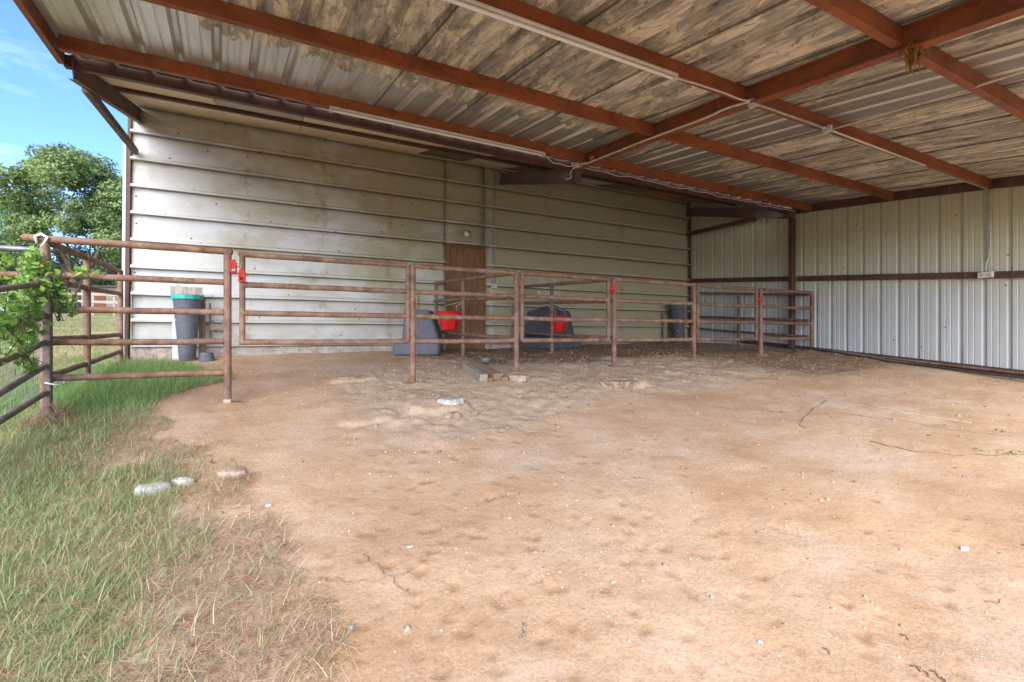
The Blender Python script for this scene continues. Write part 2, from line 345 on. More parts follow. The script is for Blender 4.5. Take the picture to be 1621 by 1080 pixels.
class MB:
    def __init__(s): s.v = []; s.f = []
    def add(s, v, f):
        n = len(s.v); s.v += [tuple(x) for x in v]; s.f += [tuple(i+n for i in q) for q in f]; return s
    def box(s, lo, hi):
        (a, b, c), (d, e, f) = lo, hi
        return s.add([(a,b,c),(d,b,c),(d,e,c),(a,e,c),(a,b,f),(d,b,f),(d,e,f),(a,e,f)],
                     [(0,3,2,1),(4,5,6,7),(0,1,5,4),(1,2,6,5),(2,3,7,6),(3,0,4,7)])
    def beam(s, p, q, w, h, up=(0, 0, 1), bev=0.0):
        """rectangular bar from p to q; w sideways, h along up"""
        p, q = Vector(p), Vector(q); d = (q-p).normalized(); up = Vector(up)
        sd_ = d.cross(up).normalized(); up = sd_.cross(d).normalized()
        if bev:
            prof = [(-w/2+bev,-h/2),(w/2-bev,-h/2),(w/2,-h/2+bev),(w/2,h/2-bev),(w/2-bev,h/2),(-w/2+bev,h/2),(-w/2,h/2-bev),(-w/2,-h/2+bev)]
        else: prof = [(-w/2,-h/2),(w/2,-h/2),(w/2,h/2),(-w/2,h/2)]
        return s.extrude(prof, p, q, sd_, up)
    def extrude(s, prof, p, q, sx, sy):
        n = len(prof); vs = [Vector(p)+sx*a+sy*b for a, b in prof]+[Vector(q)+sx*a+sy*b for a, b in prof]
        fs = [(i, (i+1) % n, (i+1) % n+n, i+n) for i in range(n)]+[tuple(reversed(range(n))), tuple(range(n, 2*n))]
        return s.add(vs, fs)
    def tube(s, pts, r, seg=10, cap=True):
        pts = [Vector(p) for p in pts]; n = len(pts); rr = r if isinstance(r, (list, tuple)) else [r]*n
        base = len(s.v); prev = None; rings = []
        for i, p in enumerate(pts):
            d = (pts[min(i+1, n-1)]-pts[max(i-1, 0)]).normalized()
            if prev is None:
                a = Vector((0, 0, 1)) if abs(d.z) < .9 else Vector((1, 0, 0)); x = d.cross(a).normalized()
            else: x = (prev-d*prev.dot(d)).normalized()
            prev = x; y = d.cross(x)
            for k in range(seg):
                t = 2*math.pi*k/seg; s.v.append(tuple(p+(x*math.cos(t)+y*math.sin(t))*rr[i]))
        for i in range(n-1):
            for k in range(seg):
                a = base+i*seg+k; b = base+i*seg+(k+1) % seg
                s.f.append((a, b, b+seg, a+seg))
        if cap: s.f.append(tuple(base+k for k in reversed(range(seg)))); s.f.append(tuple(base+(n-1)*seg+k for k in range(seg)))
        return s
    def pipe(s, p, q, r, seg=12, dome=True):
        """pipe with slightly domed ends"""
        p, q = Vector(p), Vector(q); d = (q-p).normalized()
        if not dome: return s.tube([p, q], r, seg)
        return s.tube([p-d*r*.35, p-d*r*.2, p, q, q+d*r*.2, q+d*r*.35], [r*.45, r*.8, r, r, r*.8, r*.45], seg)
    def lathe(s, prof, c, seg=24, sx=1, sy=1, a0=0, a1=2*math.pi):
        base = len(s.v); n = len(prof); full = abs(a1-a0-2*math.pi) < 1e-6; m = seg if full else seg+1
        for k in range(m):
            t = a0+(a1-a0)*k/seg
            for r, z in prof: s.v.append((c[0]+r*math.cos(t)*sx, c[1]+r*math.sin(t)*sy, c[2]+z))
        for k in range(seg):
            for i in range(n-1):
                a = base+k*n+i; b = base+((k+1) % m)*n+i
                s.f.append((a, b, b+1, a+1))
        return s
    def build(s, name, material, parent=None, smooth=False):
        return link(name, s.v, s.f, M[material] if isinstance(material, str) else material, parent, smooth)
def autosmooth(o, ang=40):
    me = o.data; me.polygons.foreach_set('use_smooth', [True]*len(me.polygons)); me.set_sharp_from_angle(angle=R(ang)); return o
def bevel(o, w=.008, seg=2):
    m = o.modifiers.new('bevel', 'BEVEL'); m.width = w; m.segments = seg; m.limit_method = 'ANGLE'; m.angle_limit = R(40); return o
def tag(o, label=None, cat=None, group=None, kind=None):
    if label: o['label'] = label
    if cat: o['category'] = cat
    if group: o['group'] = group
    if kind: o['kind'] = kind
    return o
def thing(name, label, cat, loc=(0, 0, 0), group=None):
    o = bpy.data.objects.new(name, None); col.objects.link(o); o.location = loc; o.empty_display_size = .2
    o.matrix_basis = Matrix.Translation(Vector(loc)); return tag(o, label, cat, group)

# ---------------------------------------------------------------- value noise (numpy)
def vnoise(x, y, seed=0):
    xi = np.floor(x).astype(np.int64); yi = np.floor(y).astype(np.int64); xf = x-xi; yf = y-yi
    def h(a, b):
        n = (a*374761393+b*668265263+seed*1442695041) & 0xffffffff
        n = ((n ^ (n >> 13))*1274126177) & 0xffffffff
        return ((n ^ (n >> 16)) & 0xffff)/65535.0
    u = xf*xf*(3-2*xf); v = yf*yf*(3-2*yf)
    return (h(xi, yi)*(1-u)+h(xi+1, yi)*u)*(1-v)+(h(xi, yi+1)*(1-u)+h(xi+1, yi+1)*u)*v
def fbm(x, y, f, octv=4, seed=0):
    s = 0; a = .5; t = 0
    for i in range(octv):
        s = s+a*vnoise(x*f*2**i+17.3*i, y*f*2**i-9.1*i, seed+i); t += a; a *= .55
    return s/t

# ---------------------------------------------------------------- terrain
CP = [(-1.86,5.51,-.72),(-.51,5.51,-.71),(1.41,5.51,-.60),(2.82,5.51,-.52),(4.48,5.51,-.485),(6.16,5.51,-.40),(7.88,5.51,-.37),(9.5,5.51,-.30),
      (-2,8.7,-.36),(0,8.7,-.33),(2,8.7,-.30),(4.5,8.7,-.27),(7,8.7,-.22),(9.6,8.7,-.18),(2.7,7.2,-.37),(4.36,7.13,-.33),(9.5,7.1,-.25),
      (9.6,4.2,-.47),(9.6,2.6,-.66),(9.6,0,-.98),(9.6,-3,-1.2),
      (0,0,-1.33),(3,0,-1.30),(6,0,-1.18),(0,2,-1.17),(3,2,-1.14),(6,2,-.98),(0,4,-.90),(2.2,4.1,-.87),(4.5,4,-.80),(7,4,-.62),(1.2,4.8,-.70),(3.2,4.8,-.63),
      (-2,0,-1.32),(-5,0,-1.32),(-2,2.5,-1.13),(-1.86,4.3,-.87),(-5,3,-1.05),(-5,5.5,-.74),(-5,9,-.36),(-12,9,-.36),(-12,0,-1.3),(-12,-8,-1.5),(0,-8,-1.5),(12,-8,-1.4),(14,9,-.2),(-3,14,.0),(-12,14,.0),(9,14,.1)]
CPa = np.array(CP)
def tps_fit(P):
    n = len(P); d = np.linalg.norm(P[:, None, :2]-P[None, :, :2], axis=2)
    K = np.where(d > 0, d*d*np.log(d+1e-9), 0)+np.eye(n)*.02
    A = np.zeros((n+3, n+3)); A[:n, :n] = K; A[:n, n] = 1; A[:n, n+1:] = P[:, :2]; A[n:, :n] = A[:n, n:].T
    return np.linalg.solve(A, np.r_[P[:, 2], 0, 0, 0])
TW = tps_fit(CPa)
def smooth_h(x, y):
    x = np.asarray(x, float); y = np.asarray(y, float); sh = x.shape
    xc = np.clip(x.ravel(), -12, 14); yc = np.clip(y.ravel(), -8, 14)
    out = np.empty(len(xc))
    for i in range(0, len(xc), 40000):
        a, b = xc[i:i+40000], yc[i:i+40000]
        d = np.hypot(a[:, None]-CPa[None, :, 0], b[:, None]-CPa[None, :, 1])
        out[i:i+40000] = np.where(d > 0, d*d*np.log(d+1e-9), 0)@TW[:len(CP)]+TW[-3]+TW[-2]*a+TW[-1]*b
    return out.reshape(sh)+.06*np.clip(y-14, 0, 22)
def sstep(a, b, x): t = np.clip((x-a)/(b-a), 0, 1); return t*t*(3-2*t)
feet = []
def zones(x, y):
    """returns churn, dark, turf weights for the ground"""
    w = (fbm(x, y, .9, 3, 5)-.5)
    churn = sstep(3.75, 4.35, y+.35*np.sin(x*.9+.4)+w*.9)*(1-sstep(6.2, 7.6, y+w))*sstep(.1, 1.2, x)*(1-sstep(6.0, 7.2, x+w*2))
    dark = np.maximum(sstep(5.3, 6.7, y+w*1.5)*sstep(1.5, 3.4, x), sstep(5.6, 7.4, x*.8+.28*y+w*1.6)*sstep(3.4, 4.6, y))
    return churn, dark
edge_px = [(560,1240),(520,1080),(520,1010),(480,930),(430,850),(375,800),(372,775),(395,745),(330,705),(262,680),(235,640),(300,620),(345,607),(385,597),(330,588),(290,578),(235,570)]
EDGE = None
def pip(x, y, poly):
    inside = np.zeros(x.shape, bool); n = len(poly)
    for i in range(n):
        x1, y1 = poly[i]; x2, y2 = poly[(i+1) % n]
        c = ((y1 > y) != (y2 > y)) & (x < (x2-x1)*(y-y1)/(y2-y1+1e-12)+x1)
        inside ^= c
    return inside
def wpip(x, y, poly):
    return pip(x+(fbm(x, y, 2.2, 4, 101)-.5)*.55, y+(fbm(x, y, 2.2, 4, 102)-.5)*.55, poly)
def seg_dist(x, y, pts):
    d = np.full(x.shape, 1e9)
    for (x1, y1), (x2, y2) in zip(pts[:-1], pts[1:]):
        L = (x2-x1)**2+(y2-y1)**2; t = np.clip(((x-x1)*(x2-x1)+(y-y1)*(y2-y1))/L, 0, 1)
        d = np.minimum(d, np.hypot(x-x1-t*(x2-x1), y-y1-t*(y2-y1)))
    return d
def H0(x, y):
    x = np.asarray(x, float); y = np.asarray(y, float)
    h = smooth_h(x, y)
    near = np.clip(1-np.maximum(np.abs(x-3.5)-9, 0)/6, 0, 1)*np.clip(1-np.maximum(np.abs(y-4)-6, 0)/6, 0, 1)
    churn, dark = zones(x, y)
    h = h+near*((fbm(x, y, 1.1, 3, 1)-.5)*.05+(fbm(x, y, 6, 4, 2)-.5)*(.014+.028*churn+.020*dark)+(fbm(x+.13*fbm(x, y, 3, 2, 88), y+.13*fbm(x, y, 3.3, 2, 89), 9.7, 4, 23)-.5)*(.003+.024*churn+.018*dark)*(.3+1.4*fbm(x, y, 1.9, 2, 90))+churn*.022*np.maximum(0, fbm(x, y, 2.6, 4, 19)-.52)*3)
    for cx, cy, rr_ in PADS: h = h*1+(smooth_h(x, y)-h)*np.exp(-(((x-cx)**2+(y-cy)**2)/rr_**2)**2)
    # eroded ledge with a broken front in the churned soil
    for cx, cy, rx, ry, hh in LEDGES:
        e = ((x-cx)/rx)**2+((y-cy)/ry)**2
        wob = (fbm(x, y, 5, 3, 9)-.5)*.9
        h = h+hh*(1-sstep(.55, 1.15, e+wob))*(1-.55*sstep(-.2, 1.0, (y-cy)/ry))
    return h
LEDGES = []; PADS = []
def G0(px, py):
    d = ray(px, py); t = 1.0
    for _ in range(60):
        p = d*t; h = float(H0(p.x, p.y)); 
        tn = h/d.z
        if abs(tn-t) < 1e-4: break
        t = .6*t+.4*tn
    return d*t
_l = [G0(705, 655), G0(1000, 612), G0(565, 605), G0(610,670)]
LEDGES = [(_l[0].x, _l[0].y+.22, .34, .26, .05), (_l[1].x, _l[1].y+.12, .40, .20, .06), (_l[2].x, _l[2].y+.15, .30, .18, .03), (_l[3].x-.1, _l[3].y+.2, .30, .2, .03)]
_l = G0(772, 590); PADS = [(_l.x, _l.y, .55)]
EDGE = [(G0(*p).x, G0(*p).y) for p in edge_px]
TURF = EDGE+[(-1.95, 8.66), (-2.2, 30), (-40, 30), (-40, -12), (EDGE[0][0]-.1, -12)]
# hoof and shoe marks in the sand
for _ in range(260):
    p = G0(random.uniform(500, 1560), random.uniform(680, 1075)) if random.random() < .5 else G0(random.gauss(820, 190), random.gauss(850, 90))
    feet.append((p.x, p.y, random.uniform(.022, .05), random.uniform(.005, .011), random.uniform(0, 3.1)))
def axis(lo, hi, fine_lo, fine_hi, step, grow=1.18):
    a = list(np.arange(fine_lo, fine_hi+1e-6, step)); s = step
    while a[-1] < hi: s *= grow; a.append(a[-1]+s)
    s = step; b = [a[0]]
    while b[0] > lo: s *= grow; b.insert(0, b[0]-s)
    return np.array(b[:-1]+a)
gx = axis(-400, 400, -2.2, 9.9, .024); gy = axis(-300, 500, .6, 8.75, .024)
GX, GY = np.meshgrid(gx, gy)
GH = H0(GX, GY)
GP = np.zeros_like(GH)
for fx, fy, fr, fd, fa in feet:
    i0, i1 = np.searchsorted(gx, [fx-3*fr, fx+3*fr]); j0, j1 = np.searchsorted(gy, [fy-3*fr, fy+3*fr])
    X_, Y_ = GX[j0:j1, i0:i1]-fx, GY[j0:j1, i0:i1]-fy
    a_ = X_*math.cos(fa)+Y_*math.sin(fa); b_ = (-X_*math.sin(fa)+Y_*math.cos(fa))*1.35
    d_ = np.hypot(a_, b_)/fr
    GP[j0:j1, i0:i1] = np.maximum(GP[j0:j1, i0:i1], (1-sstep(.5, 1.15, d_))*fr/.05)
    GH[j0:j1, i0:i1] += -fd*(1-sstep(.55, 1.0, d_))+fd*.18*np.exp(-((d_-1.25)/.25)**2)
for fx, fy in ((-1.88, 5.52), (-.506, 5.51), (1.41, 5.51), (2.82, 5.51), (4.48, 5.51), (6.16, 5.51), (7.88, 5.51), (9.45, 5.51), (-1.945, 6.67), (2.695, 7.21), (4.375, 7.13)):
    i0, i1 = np.searchsorted(gx, [fx-.4, fx+.4]); j0, j1 = np.searchsorted(gy, [fy-.4, fy+.4])
    X_, Y_ = GX[j0:j1, i0:i1]-fx, GY[j0:j1, i0:i1]-fy; d_ = np.hypot(X_, Y_)*(1+.5*(fbm(X_+fx, Y_+fy, 9, 2, 3)-.5))
    GH[j0:j1, i0:i1] += .022*np.exp(-(d_/.09)**2)-.012*np.exp(-((d_-.19)/.07)**2)
    GP[j0:j1, i0:i1] = np.maximum(GP[j0:j1, i0:i1], .9*np.exp(-(d_/.13)**2))
def Hs(x, y):      # bilinear lookup of the finished ground
    x = np.atleast_1d(np.asarray(x, float)); y = np.atleast_1d(np.asarray(y, float))
    i = np.clip(np.searchsorted(gx, x)-1, 0, len(gx)-2); j = np.clip(np.searchsorted(gy, y)-1, 0, len(gy)-2)
    fx = (x-gx[i])/(gx[i+1]-gx[i]); fy = (y-gy[j])/(gy[j+1]-gy[j])
    return (GH[j, i]*(1-fx)+GH[j, i+1]*fx)*(1-fy)+(GH[j+1, i]*(1-fx)+GH[j+1, i+1]*fx)*fy
def H(x, y): return float(Hs(x, y)[0])
def G(px, py):
    d = ray(px, py); t = 1.0
    for _ in range(60):
        p = d*t; tn = H(p.x, p.y)/d.z
        if abs(tn-t) < 1e-4: break
        t = .6*t+.4*tn
    return d*t
nx, ny = len(gx), len(gy)
V = np.c_[GX.ravel(), GY.ravel(), GH.ravel()]
ii, jj = np.meshgrid(np.arange(nx-1), np.arange(ny-1)); a = (jj*nx+ii).ravel()
F = np.c_[a, a+1, a+1+nx, a+nx]
ground = fast_mesh('ground', V, F, M['ground'], smooth=True)
ground['kind'] = 'structure'
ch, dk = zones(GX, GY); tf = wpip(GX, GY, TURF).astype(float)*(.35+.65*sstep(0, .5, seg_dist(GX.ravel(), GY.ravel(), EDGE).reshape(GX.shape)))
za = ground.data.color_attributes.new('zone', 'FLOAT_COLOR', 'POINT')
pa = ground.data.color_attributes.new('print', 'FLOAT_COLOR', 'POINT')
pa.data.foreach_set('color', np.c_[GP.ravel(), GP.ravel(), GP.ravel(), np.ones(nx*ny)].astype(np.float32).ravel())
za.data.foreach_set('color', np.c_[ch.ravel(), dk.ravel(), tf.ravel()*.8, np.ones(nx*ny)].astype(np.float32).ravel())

# ---------------------------------------------------------------- barn
BV, BL, BR_ = 8.71, -2.03, 9.57          # wall plane, left end, right end
RIB0, RIBP = -.198, .405
def siding_profile(z0, z1, rib_h=.065):
    """(depth, z) points going up: flat sheet with a projecting trapezoid rib at every course"""
    pts = [(0, z0)]
    n = 0
    while RIB0+RIBP*n < z1+.05:
        zc = RIB0+RIBP*n; n += 1
        for dz, dp in ((-.024, 0), (-.012, rib_h), (.016, rib_h), (.050, .0)):
            z = zc+dz
            if z0+.002 < z < z1-.002: pts.append((dp, z))
    pts.append((0, z1)); return pts
def siding(us, z0, z1, bottom=None):
    prof = siding_profile(z0, z1); V_, F_ = [], []
    n = len(prof)
    for i, u in enumerate(us):
        for dp, z in prof:
            wob = .006*math.sin(u*2.3+z*1.1)+.004*math.sin(u*5.1-z*3)
            V_.append((u, BV-dp+wob, z+.004*math.sin(u*1.7+z)))
    for i in range(len(us)-1):
        for k in range(n-1):
            a_ = i*n+k; F_.append((a_, a_+n, a_+n+1, a_+1))
    return V_, F_
barn = thing('barn', 'long weathered metal barn with horizontal ribbed siding behind the pipe stalls', 'barn', (BL, BV, -.3))
DU0, DU1, DZ1 = 2.88, 3.73, 1.80
def wall_mesh():
    mb = MB()
    us = lambda a_, b_: list(np.arange(a_, b_, .22))+[b_]
    mb.add(*siding(us(BL, DU0), -.198, 3.475)); mb.add(*siding(us(DU1, BR_), -.198, 3.475)); mb.add(*siding(us(DU0, DU1), DZ1, 3.475))
    return mb
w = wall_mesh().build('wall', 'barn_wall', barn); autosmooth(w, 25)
sm = w.modifiers.new('thickness', 'SOLIDIFY'); sm.thickness = .004; sm.offset = 0
# dark structural box behind, other walls and roof
mb = MB(); mb.box((BL, BV+.05, -.5), (BL+.04, 20, 3.46)); mb.box((BR_-.02, BV+.05, -.5), (BR_+.02, 20, 3.46)); mb.box((BL, 19.9, -.2), (BR_, 20, 3.46))
mb.box((BL+.05, BV+.06, -.4), (DU0-.01, BV+.08, 3.52)); mb.box((DU1+.01, BV+.06, -.4), (BR_-.05, BV+.08, 3.52)); mb.box((DU0-.01, BV+.06, DZ1), (DU1+.01, BV+.08, 3.52))
mb.build('outer_wall', 'side_wall', barn)
# foundation: rough concrete with a broken lower edge
V_, F_ = [], []
us = np.arange(BL, BR_+.01, .05)
for i, u in enumerate(us):
    g = H(u, BV-.08)
    for k, z in enumerate(np.linspace(min(g-.05, -.3), -.2, 7)):
        off = .012+.030*vnoise(np.array(u*9.), np.array(z*22.), 3)-.012*(k == 6)
        V_.append((u, BV-off-(.015 if k < 3 else 0), z))
    V_.append((u, BV+.04, -.198))
for i in range(len(us)-1):
    if DU0-.02 < us[i] < DU1-.03: continue
    for k in range(7):
        a_ = i*8+k; F_.append((a_, a_+8, a_+9, a_+1))
link('foundation', V_, F_, M['concrete'], barn, True)
# door
mb = MB(); g = H(3.3, BV)-.04
for k in range(5):
    a0 = DU0+.10+k*.145; mb.box((a0, BV+.015, g), (a0+.141, BV+.04+.002*(k % 2), DZ1-.02))
door = mb.build('door', 'door', barn); bevel(door, .003, 1); door['label'] = 'brown board door'
mb = MB(); mb.box((DU0, BV-.02, g), (DU0+.095, BV+.05, DZ1)); mb.box((DU1-.03, BV-.02, g), (DU1, BV+.05, DZ1)); mb.box((DU0+.097, BV-.018, DZ1-.035), (DU1-.032, BV+.05, DZ1-.001))
bevel(mb.build('frame', 'door', door), .004, 1)
mb = MB(); mb.lathe([(.0, -.03), (.014, -.03), (.014, 0), (.0, .0)], (0, 0, 0), 10)
kn = mb.build('handle', 'galv', door, True); kn.matrix_world = Matrix.Translation((DU0+.16, BV-.0, .72))@Matrix.Rotation(R(90), 4, 'X')
# corner trim, column and downpipe
mb = MB(); mb.beam((BL-.05, BV+.0, -.4), (BL-.012, BV+.0, 3.32), .045, .09, (0, 1, 0), .005); mb.build('corner_column', 'girt', barn)
mb = MB(); mb.beam((BL-.11, BV+.05, -.3), (BL-.085, BV+.05, 2.95), .04, .06, (0, 1, 0), .006); mb.build('downpipe', 'trim', barn)
# barn roof and soffit (slopes down towards the lean-to)
def sof_z(v): return 3.47-(BV-v)*.272
def tilt(u): return -.009*(u)
VE = 5.98
mb = MB(); V_, F_ = [], []
prof = []
u = BL+.06
while u < BR_+.20:
    for du, dz in ((0, 0), (.10, 0), (.125, .032), (.165, .032), (.19, 0)): prof.append((u+du, dz))
    u += .305
for u, dz in prof:
    V_ += [(u, VE-.06, sof_z(VE)+.06+dz), (u, 14.2, sof_z(14.2)+.06+dz), (u, 20.2, sof_z(14.2)-.8+dz)]
for i in range(len(prof)-1):
    for k in range(2):
        a_ = i*3+k; F_.append((a_, a_+3, a_+4, a_+1))
o = link('roof', V_, F_, M['roof'], barn)
def slab(u0, u1, v0, v1, zf, t, sag=0):
    mb = MB(); vs, fs = [], []
    nu, nv = 8, 6
    for side in (0, 1):
        for i in range(nu+1):
            for j in range(nv+1):
                u = u0+(u1-u0)*i/nu; v = v0+(v1-v0)*j/nv
                z = zf(v)+side*t-sag*math.sin(math.pi*i/nu)*math.sin(math.pi*j/nv)-.006*math.sin(u*4)*math.sin(v*3)
                vs.append((u, v, z))
    q = (nu+1)*(nv+1)
    for i in range(nu):
        for j in range(nv):
            a_ = i*(nv+1)+j; fs.append((a_, a_+1, a_+nv+2, a_+nv+1)); fs.append((a_+q, a_+nv+1+q, a_+nv+2+q, a_+1+q))
    for i in range(nu):
        a_ = i*(nv+1); fs.append((a_, a_+nv+1, a_+nv+1+q, a_+q)); a_ += nv; fs.append((a_, a_+q, a_+nv+1+q, a_+nv+1))
    for j in range(nv):
        a_ = j; fs.append((a_, a_+q, a_+1+q, a_+1)); a_ += nu*(nv+1); fs.append((a_, a_+1, a_+1+q, a_+q))
    return mb.add(vs, fs)
cuts = [-2.0, -.78, .25, 1.28, 2.3, 3.2, 4.1, 5.3, 6.4, 7.5, 8.6, 9.592]
front = ['soffit', 'soffit_grey', 'soffit', 'soffit', 'soffit_grey', 'soffit_dark', 'soffit_dark', 'soffit_dark', 'soffit_grey', 'soffit_dark', 'soffit_dark']
back = ['soffit', 'soffit', 'soffit', 'soffit', 'soffit_dark', 'soffit_grey', 'soffit_dark', 'soffit_grey', 'soffit_dark', 'soffit_rust', 'soffit_dark']
for k in range(11):
    s_ = .0 if k < 5 else .05
    slab(cuts[k]+.006, cuts[k+1]-.006, VE+.06, 7.30, lambda v: sof_z(v)+(.0015*k), .012, s_).build('soffit_panel', front[k], barn)
    slab(cuts[k]+.006, cuts[k+1]-.006, 7.305, BV+.05, lambda v: sof_z(v)+(.0015*k), .012, s_*1.3).build('soffit_panel', back[k], barn)
mb = MB(); mb.beam((BL, 7.3, sof_z(7.3)-.03), (BR_-.05, 7.3, sof_z(7.3)-.03), .05, .05, (0, 0, 1)); mb.build('soffit_purlin', 'girt', barn)
# eave beam: scalloped upper edge where it follows the roof ribs
zb = 2.615
mb = MB(); us = np.arange(-1.92, 9.5, .02)
top, bot = [], []
for u in us:
    ph = ((u+1.98) % .305); sc = .028*(1-abs(ph-.15)/.045) if abs(ph-.15) < .045 else 0
    top.append((u, VE, zb+.118+tilt(u)+max(sc, 0))); bot.append((u, VE, zb+tilt(u)))
n = len(us); vs = top+bot+[(x, y+.012, z) for x, y, z in top]+[(x, y+.012, z) for x, y, z in bot]; fs = []
for i in range(n-1):
    fs += [(n+i, n+i+1, i+1, i), (2*n+i, 2*n+i+1, 3*n+i+1, 3*n+i), (i, i+1, 2*n+i+1, 2*n+i), (n+i, 3*n+i, 3*n+i+1, n+i+1)]
mb.add(vs, fs); mb.beam((-1.92, VE+.035, zb+.004+tilt(-1.9)), (9.5, VE+.035, zb+.004+tilt(9.5)), .055, .006)
mb.build('eave_beam', 'girt', barn)
def ibeam(mb, p, q, w, h, t=.009, up=(0, 0, 1)):
    p, q = Vector(p), Vector(q); d = (q-p).normalized(); sx = d.cross(Vector(up)).normalized(); sy = sx.cross(d)
    prof = [(-w/2,-h/2),(w/2,-h/2),(w/2,-h/2+t),(t/2,-h/2+t),(t/2,h/2-t),(w/2,h/2-t),(w/2,h/2),(-w/2,h/2),(-w/2,h/2-t),(-t/2,h/2-t),(-t/2,-h/2+t),(-w/2,-h/2+t)]
    n = len(prof)
    vs = [p+sx*a+sy*b for a, b in prof]+[q+sx*a+sy*b for a, b in prof]
    fs = [(i, (i+1) % n, (i+1) % n+n, i+n) for i in range(n)]
    for o_ in (0, n):
        fs += [tuple(o_+i for i in (0, 1, 2, 3, 10, 11)), tuple(o_+i for i in (3, 4, 9, 10)), tuple(o_+i for i in (4, 5, 6, 7, 8, 9))]
    return mb.add(vs, fs)
# outrigger brackets carrying the overhang
mb = ibeam(MB(), (-1.93, BV+.02, 3.30), (-1.85, 5.97, 2.615), .07, .20); mb.build('bracket', 'bracket', barn)
mb = MB(); mb.beam((-1.97, BV-.05, 2.74), (-1.90, 6.48, 2.66), .07, .09, (0, 0, 1), .006); mb.build('brace', 'bracket', barn)
mb = ibeam(MB(), (4.05, BV-.06, 3.24), (4.15, 6.02, 2.50), .09, .22); mb.box((4.09, 5.985, 2.40), (4.21, 6.0, 2.62)); mb.build('bracket', 'bracket', barn)
mb = ibeam(MB(), (9.45, BV-.06, 3.20), (9.45, 5.85, 2.49), .09, .20); mb.build('bracket', 'bracket', barn)
mb = MB(); mb.beam((9.44, BV-.05, 2.62), (9.46, 6.75, 2.60), .07, .09, (0, 0, 1), .006); mb.build('brace', 'girt', barn)
mb = MB(); mb.beam((BR_-.035, BV-.06, -.3), (BR_-.035, BV-.06, 3.3), .03, .03, (0, 1, 0)); mb.build('corner_angle', 'girt', barn)

# ---------------------------------------------------------------- lean-to shelter
PV = [5.54, 4.15, 2.93, 1.69, .42]; PZ = [2.575, 2.435, 2.29, 2.12, 1.95]
def roof_z(v, u=0):
    return float(np.interp(v, [-.2]+PV[::-1]+[6.3], [1.87]+PZ[::-1]+[2.655]))+.132+tilt(u)
def rake_u(v): return -1.93+(6.07-v)*.115
lean = thing('lean_to_roof', 'open lean-to roof of stained ribbed sheets on rust red steel purlins', 'roof', (4, 3, -1))
def roof_sheet():
    vs, fs, us_ = [], [], []
    vv = [.15, .42, 1.05, 1.69, 2.3, 2.93, 3.5, 4.15, 4.8, 5.54, 5.93]
    prof = []; u = -2.0
    while u < 9.62:
        for du, dz in ((0, 0), (.026, .048), (.064, .048), (.090, 0), (.125, 0), (.131, .005), (.143, .005), (.149, 0), (.225, 0), (.231, .005), (.243, .005), (.249, 0)):
            if u+du < 9.6: prof.append((u+du, dz))
        u += .31
    n = len(vv)
    for u, dz in prof:
        for v in vv:
            k = (9.6-u)/11.6
            uu = u+(rake_u(v)+2.0)*k          # the left rake is slightly out of square
            vs.append((uu, v, roof_z(v, uu)+dz+.003*math.sin(u*3+v*2))); us_.append(u)
    for i in range(len(prof)-1):
        for j in range(n-1):
            a_ = i*n+j; fs.append((a_, a_+1, a_+n+1, a_+n))
    return vs, fs, us_
_v, _f, _u = roof_sheet()
o = link('roof_sheet', _v, _f, M['roof'], lean)
ca = o.data.color_attributes.new('sheet', 'FLOAT_COLOR', 'POINT')
for i_, u_ in enumerate(_u): ca.data[i_].color = (u_, 0, 0, 1)
o.modifiers.new('t', 'SOLIDIFY').thickness = -.003
def cpurlin(p, q, h=.128, w=.06):
    """C section, web facing the camera side"""
    p, q = Vector(p), Vector(q); d = (q-p).normalized(); sx = Vector((0, 1, 0)); sy = Vector((0, 0, 1)); t = .006
    prof = [(0,-h/2),(w,-h/2),(w,-h/2+.02),(w-t,-h/2+.02),(w-t,-h/2+t),(t,-h/2+t),(t,h/2-t),(w-t,h/2-t),(w-t,h/2-.02),(w,h/2-.02),(w,h/2),(0,h/2)]
    n = len(prof); mb = MB()
    vs = [p+sx*a+sy*b for a, b in prof]+[q+sx*a+sy*b for a, b in prof]
    fs = [(i, (i+1) % n, (i+1) % n+n, i+n) for i in range(n)]
    for o_ in (0, n): fs += [tuple(o_+i for i in (0, 1, 4, 5)), tuple(o_+i for i in (1, 2, 3, 4)), tuple(o_+i for i in (0, 5, 6, 11)), tuple(o_+i for i in (6, 7, 10, 11)), tuple(o_+i for i in (7, 8, 9, 10))]
    mb.add(vs, fs); return mb
RU = 4.03
for v, z in zip(PV, PZ):
    l, r = rake_u(v)+.05, 9.50
    for a_, b_ in ((l, RU-.052), (RU+.052, r)):
        o = cpurlin((a_, v, z+.064+tilt(a_)), (b_, v, z+.064+tilt(b_))).build('purlin', 'purlin', lean)
# left rake channel, wall rake, middle rafter
def along_roof(u_of, v0, v1, dz, w, h, ib=False):
    mb = MB(); pts = [v0]+[v for v in PV[::-1] if v0 < v < v1]+[v1]
    for a_, b_ in zip(pts[:-1], pts[1:]):
        p = (u_of(a_), a_, roof_z(a_, u_of(a_))+dz); q = (u_of(b_), b_, roof_z(b_, u_of(b_))+dz)
        if ib: ibeam(mb, p, q, w, h, .010)
        else: mb.beam(p, q, w, h)
    return mb
along_roof(lambda v: rake_u(v)-.012, .15, 5.96, -.045, .05, .17).build('rake_channel', 'purlin', lean)
along_roof(lambda v: rake_u(v)-.052, .15, 5.99, -.012, .028, .11).build('rake_trim', 'tan_wood', lean)
along_roof(lambda v: 9.52, .15, 5.95, -.075, .04, .145).build('wall_rafter', 'girt', lean)
along_roof(lambda v: RU, .15, 5.88, -.088, .10, .165, True).build('rafter', 'purlin', lean)
mb = MB()
for u in (RU-.05, 9.42): mb.pipe((u, .28, H(u, .28)-.3), (u, .28, roof_z(.28, u)-.17), .045)
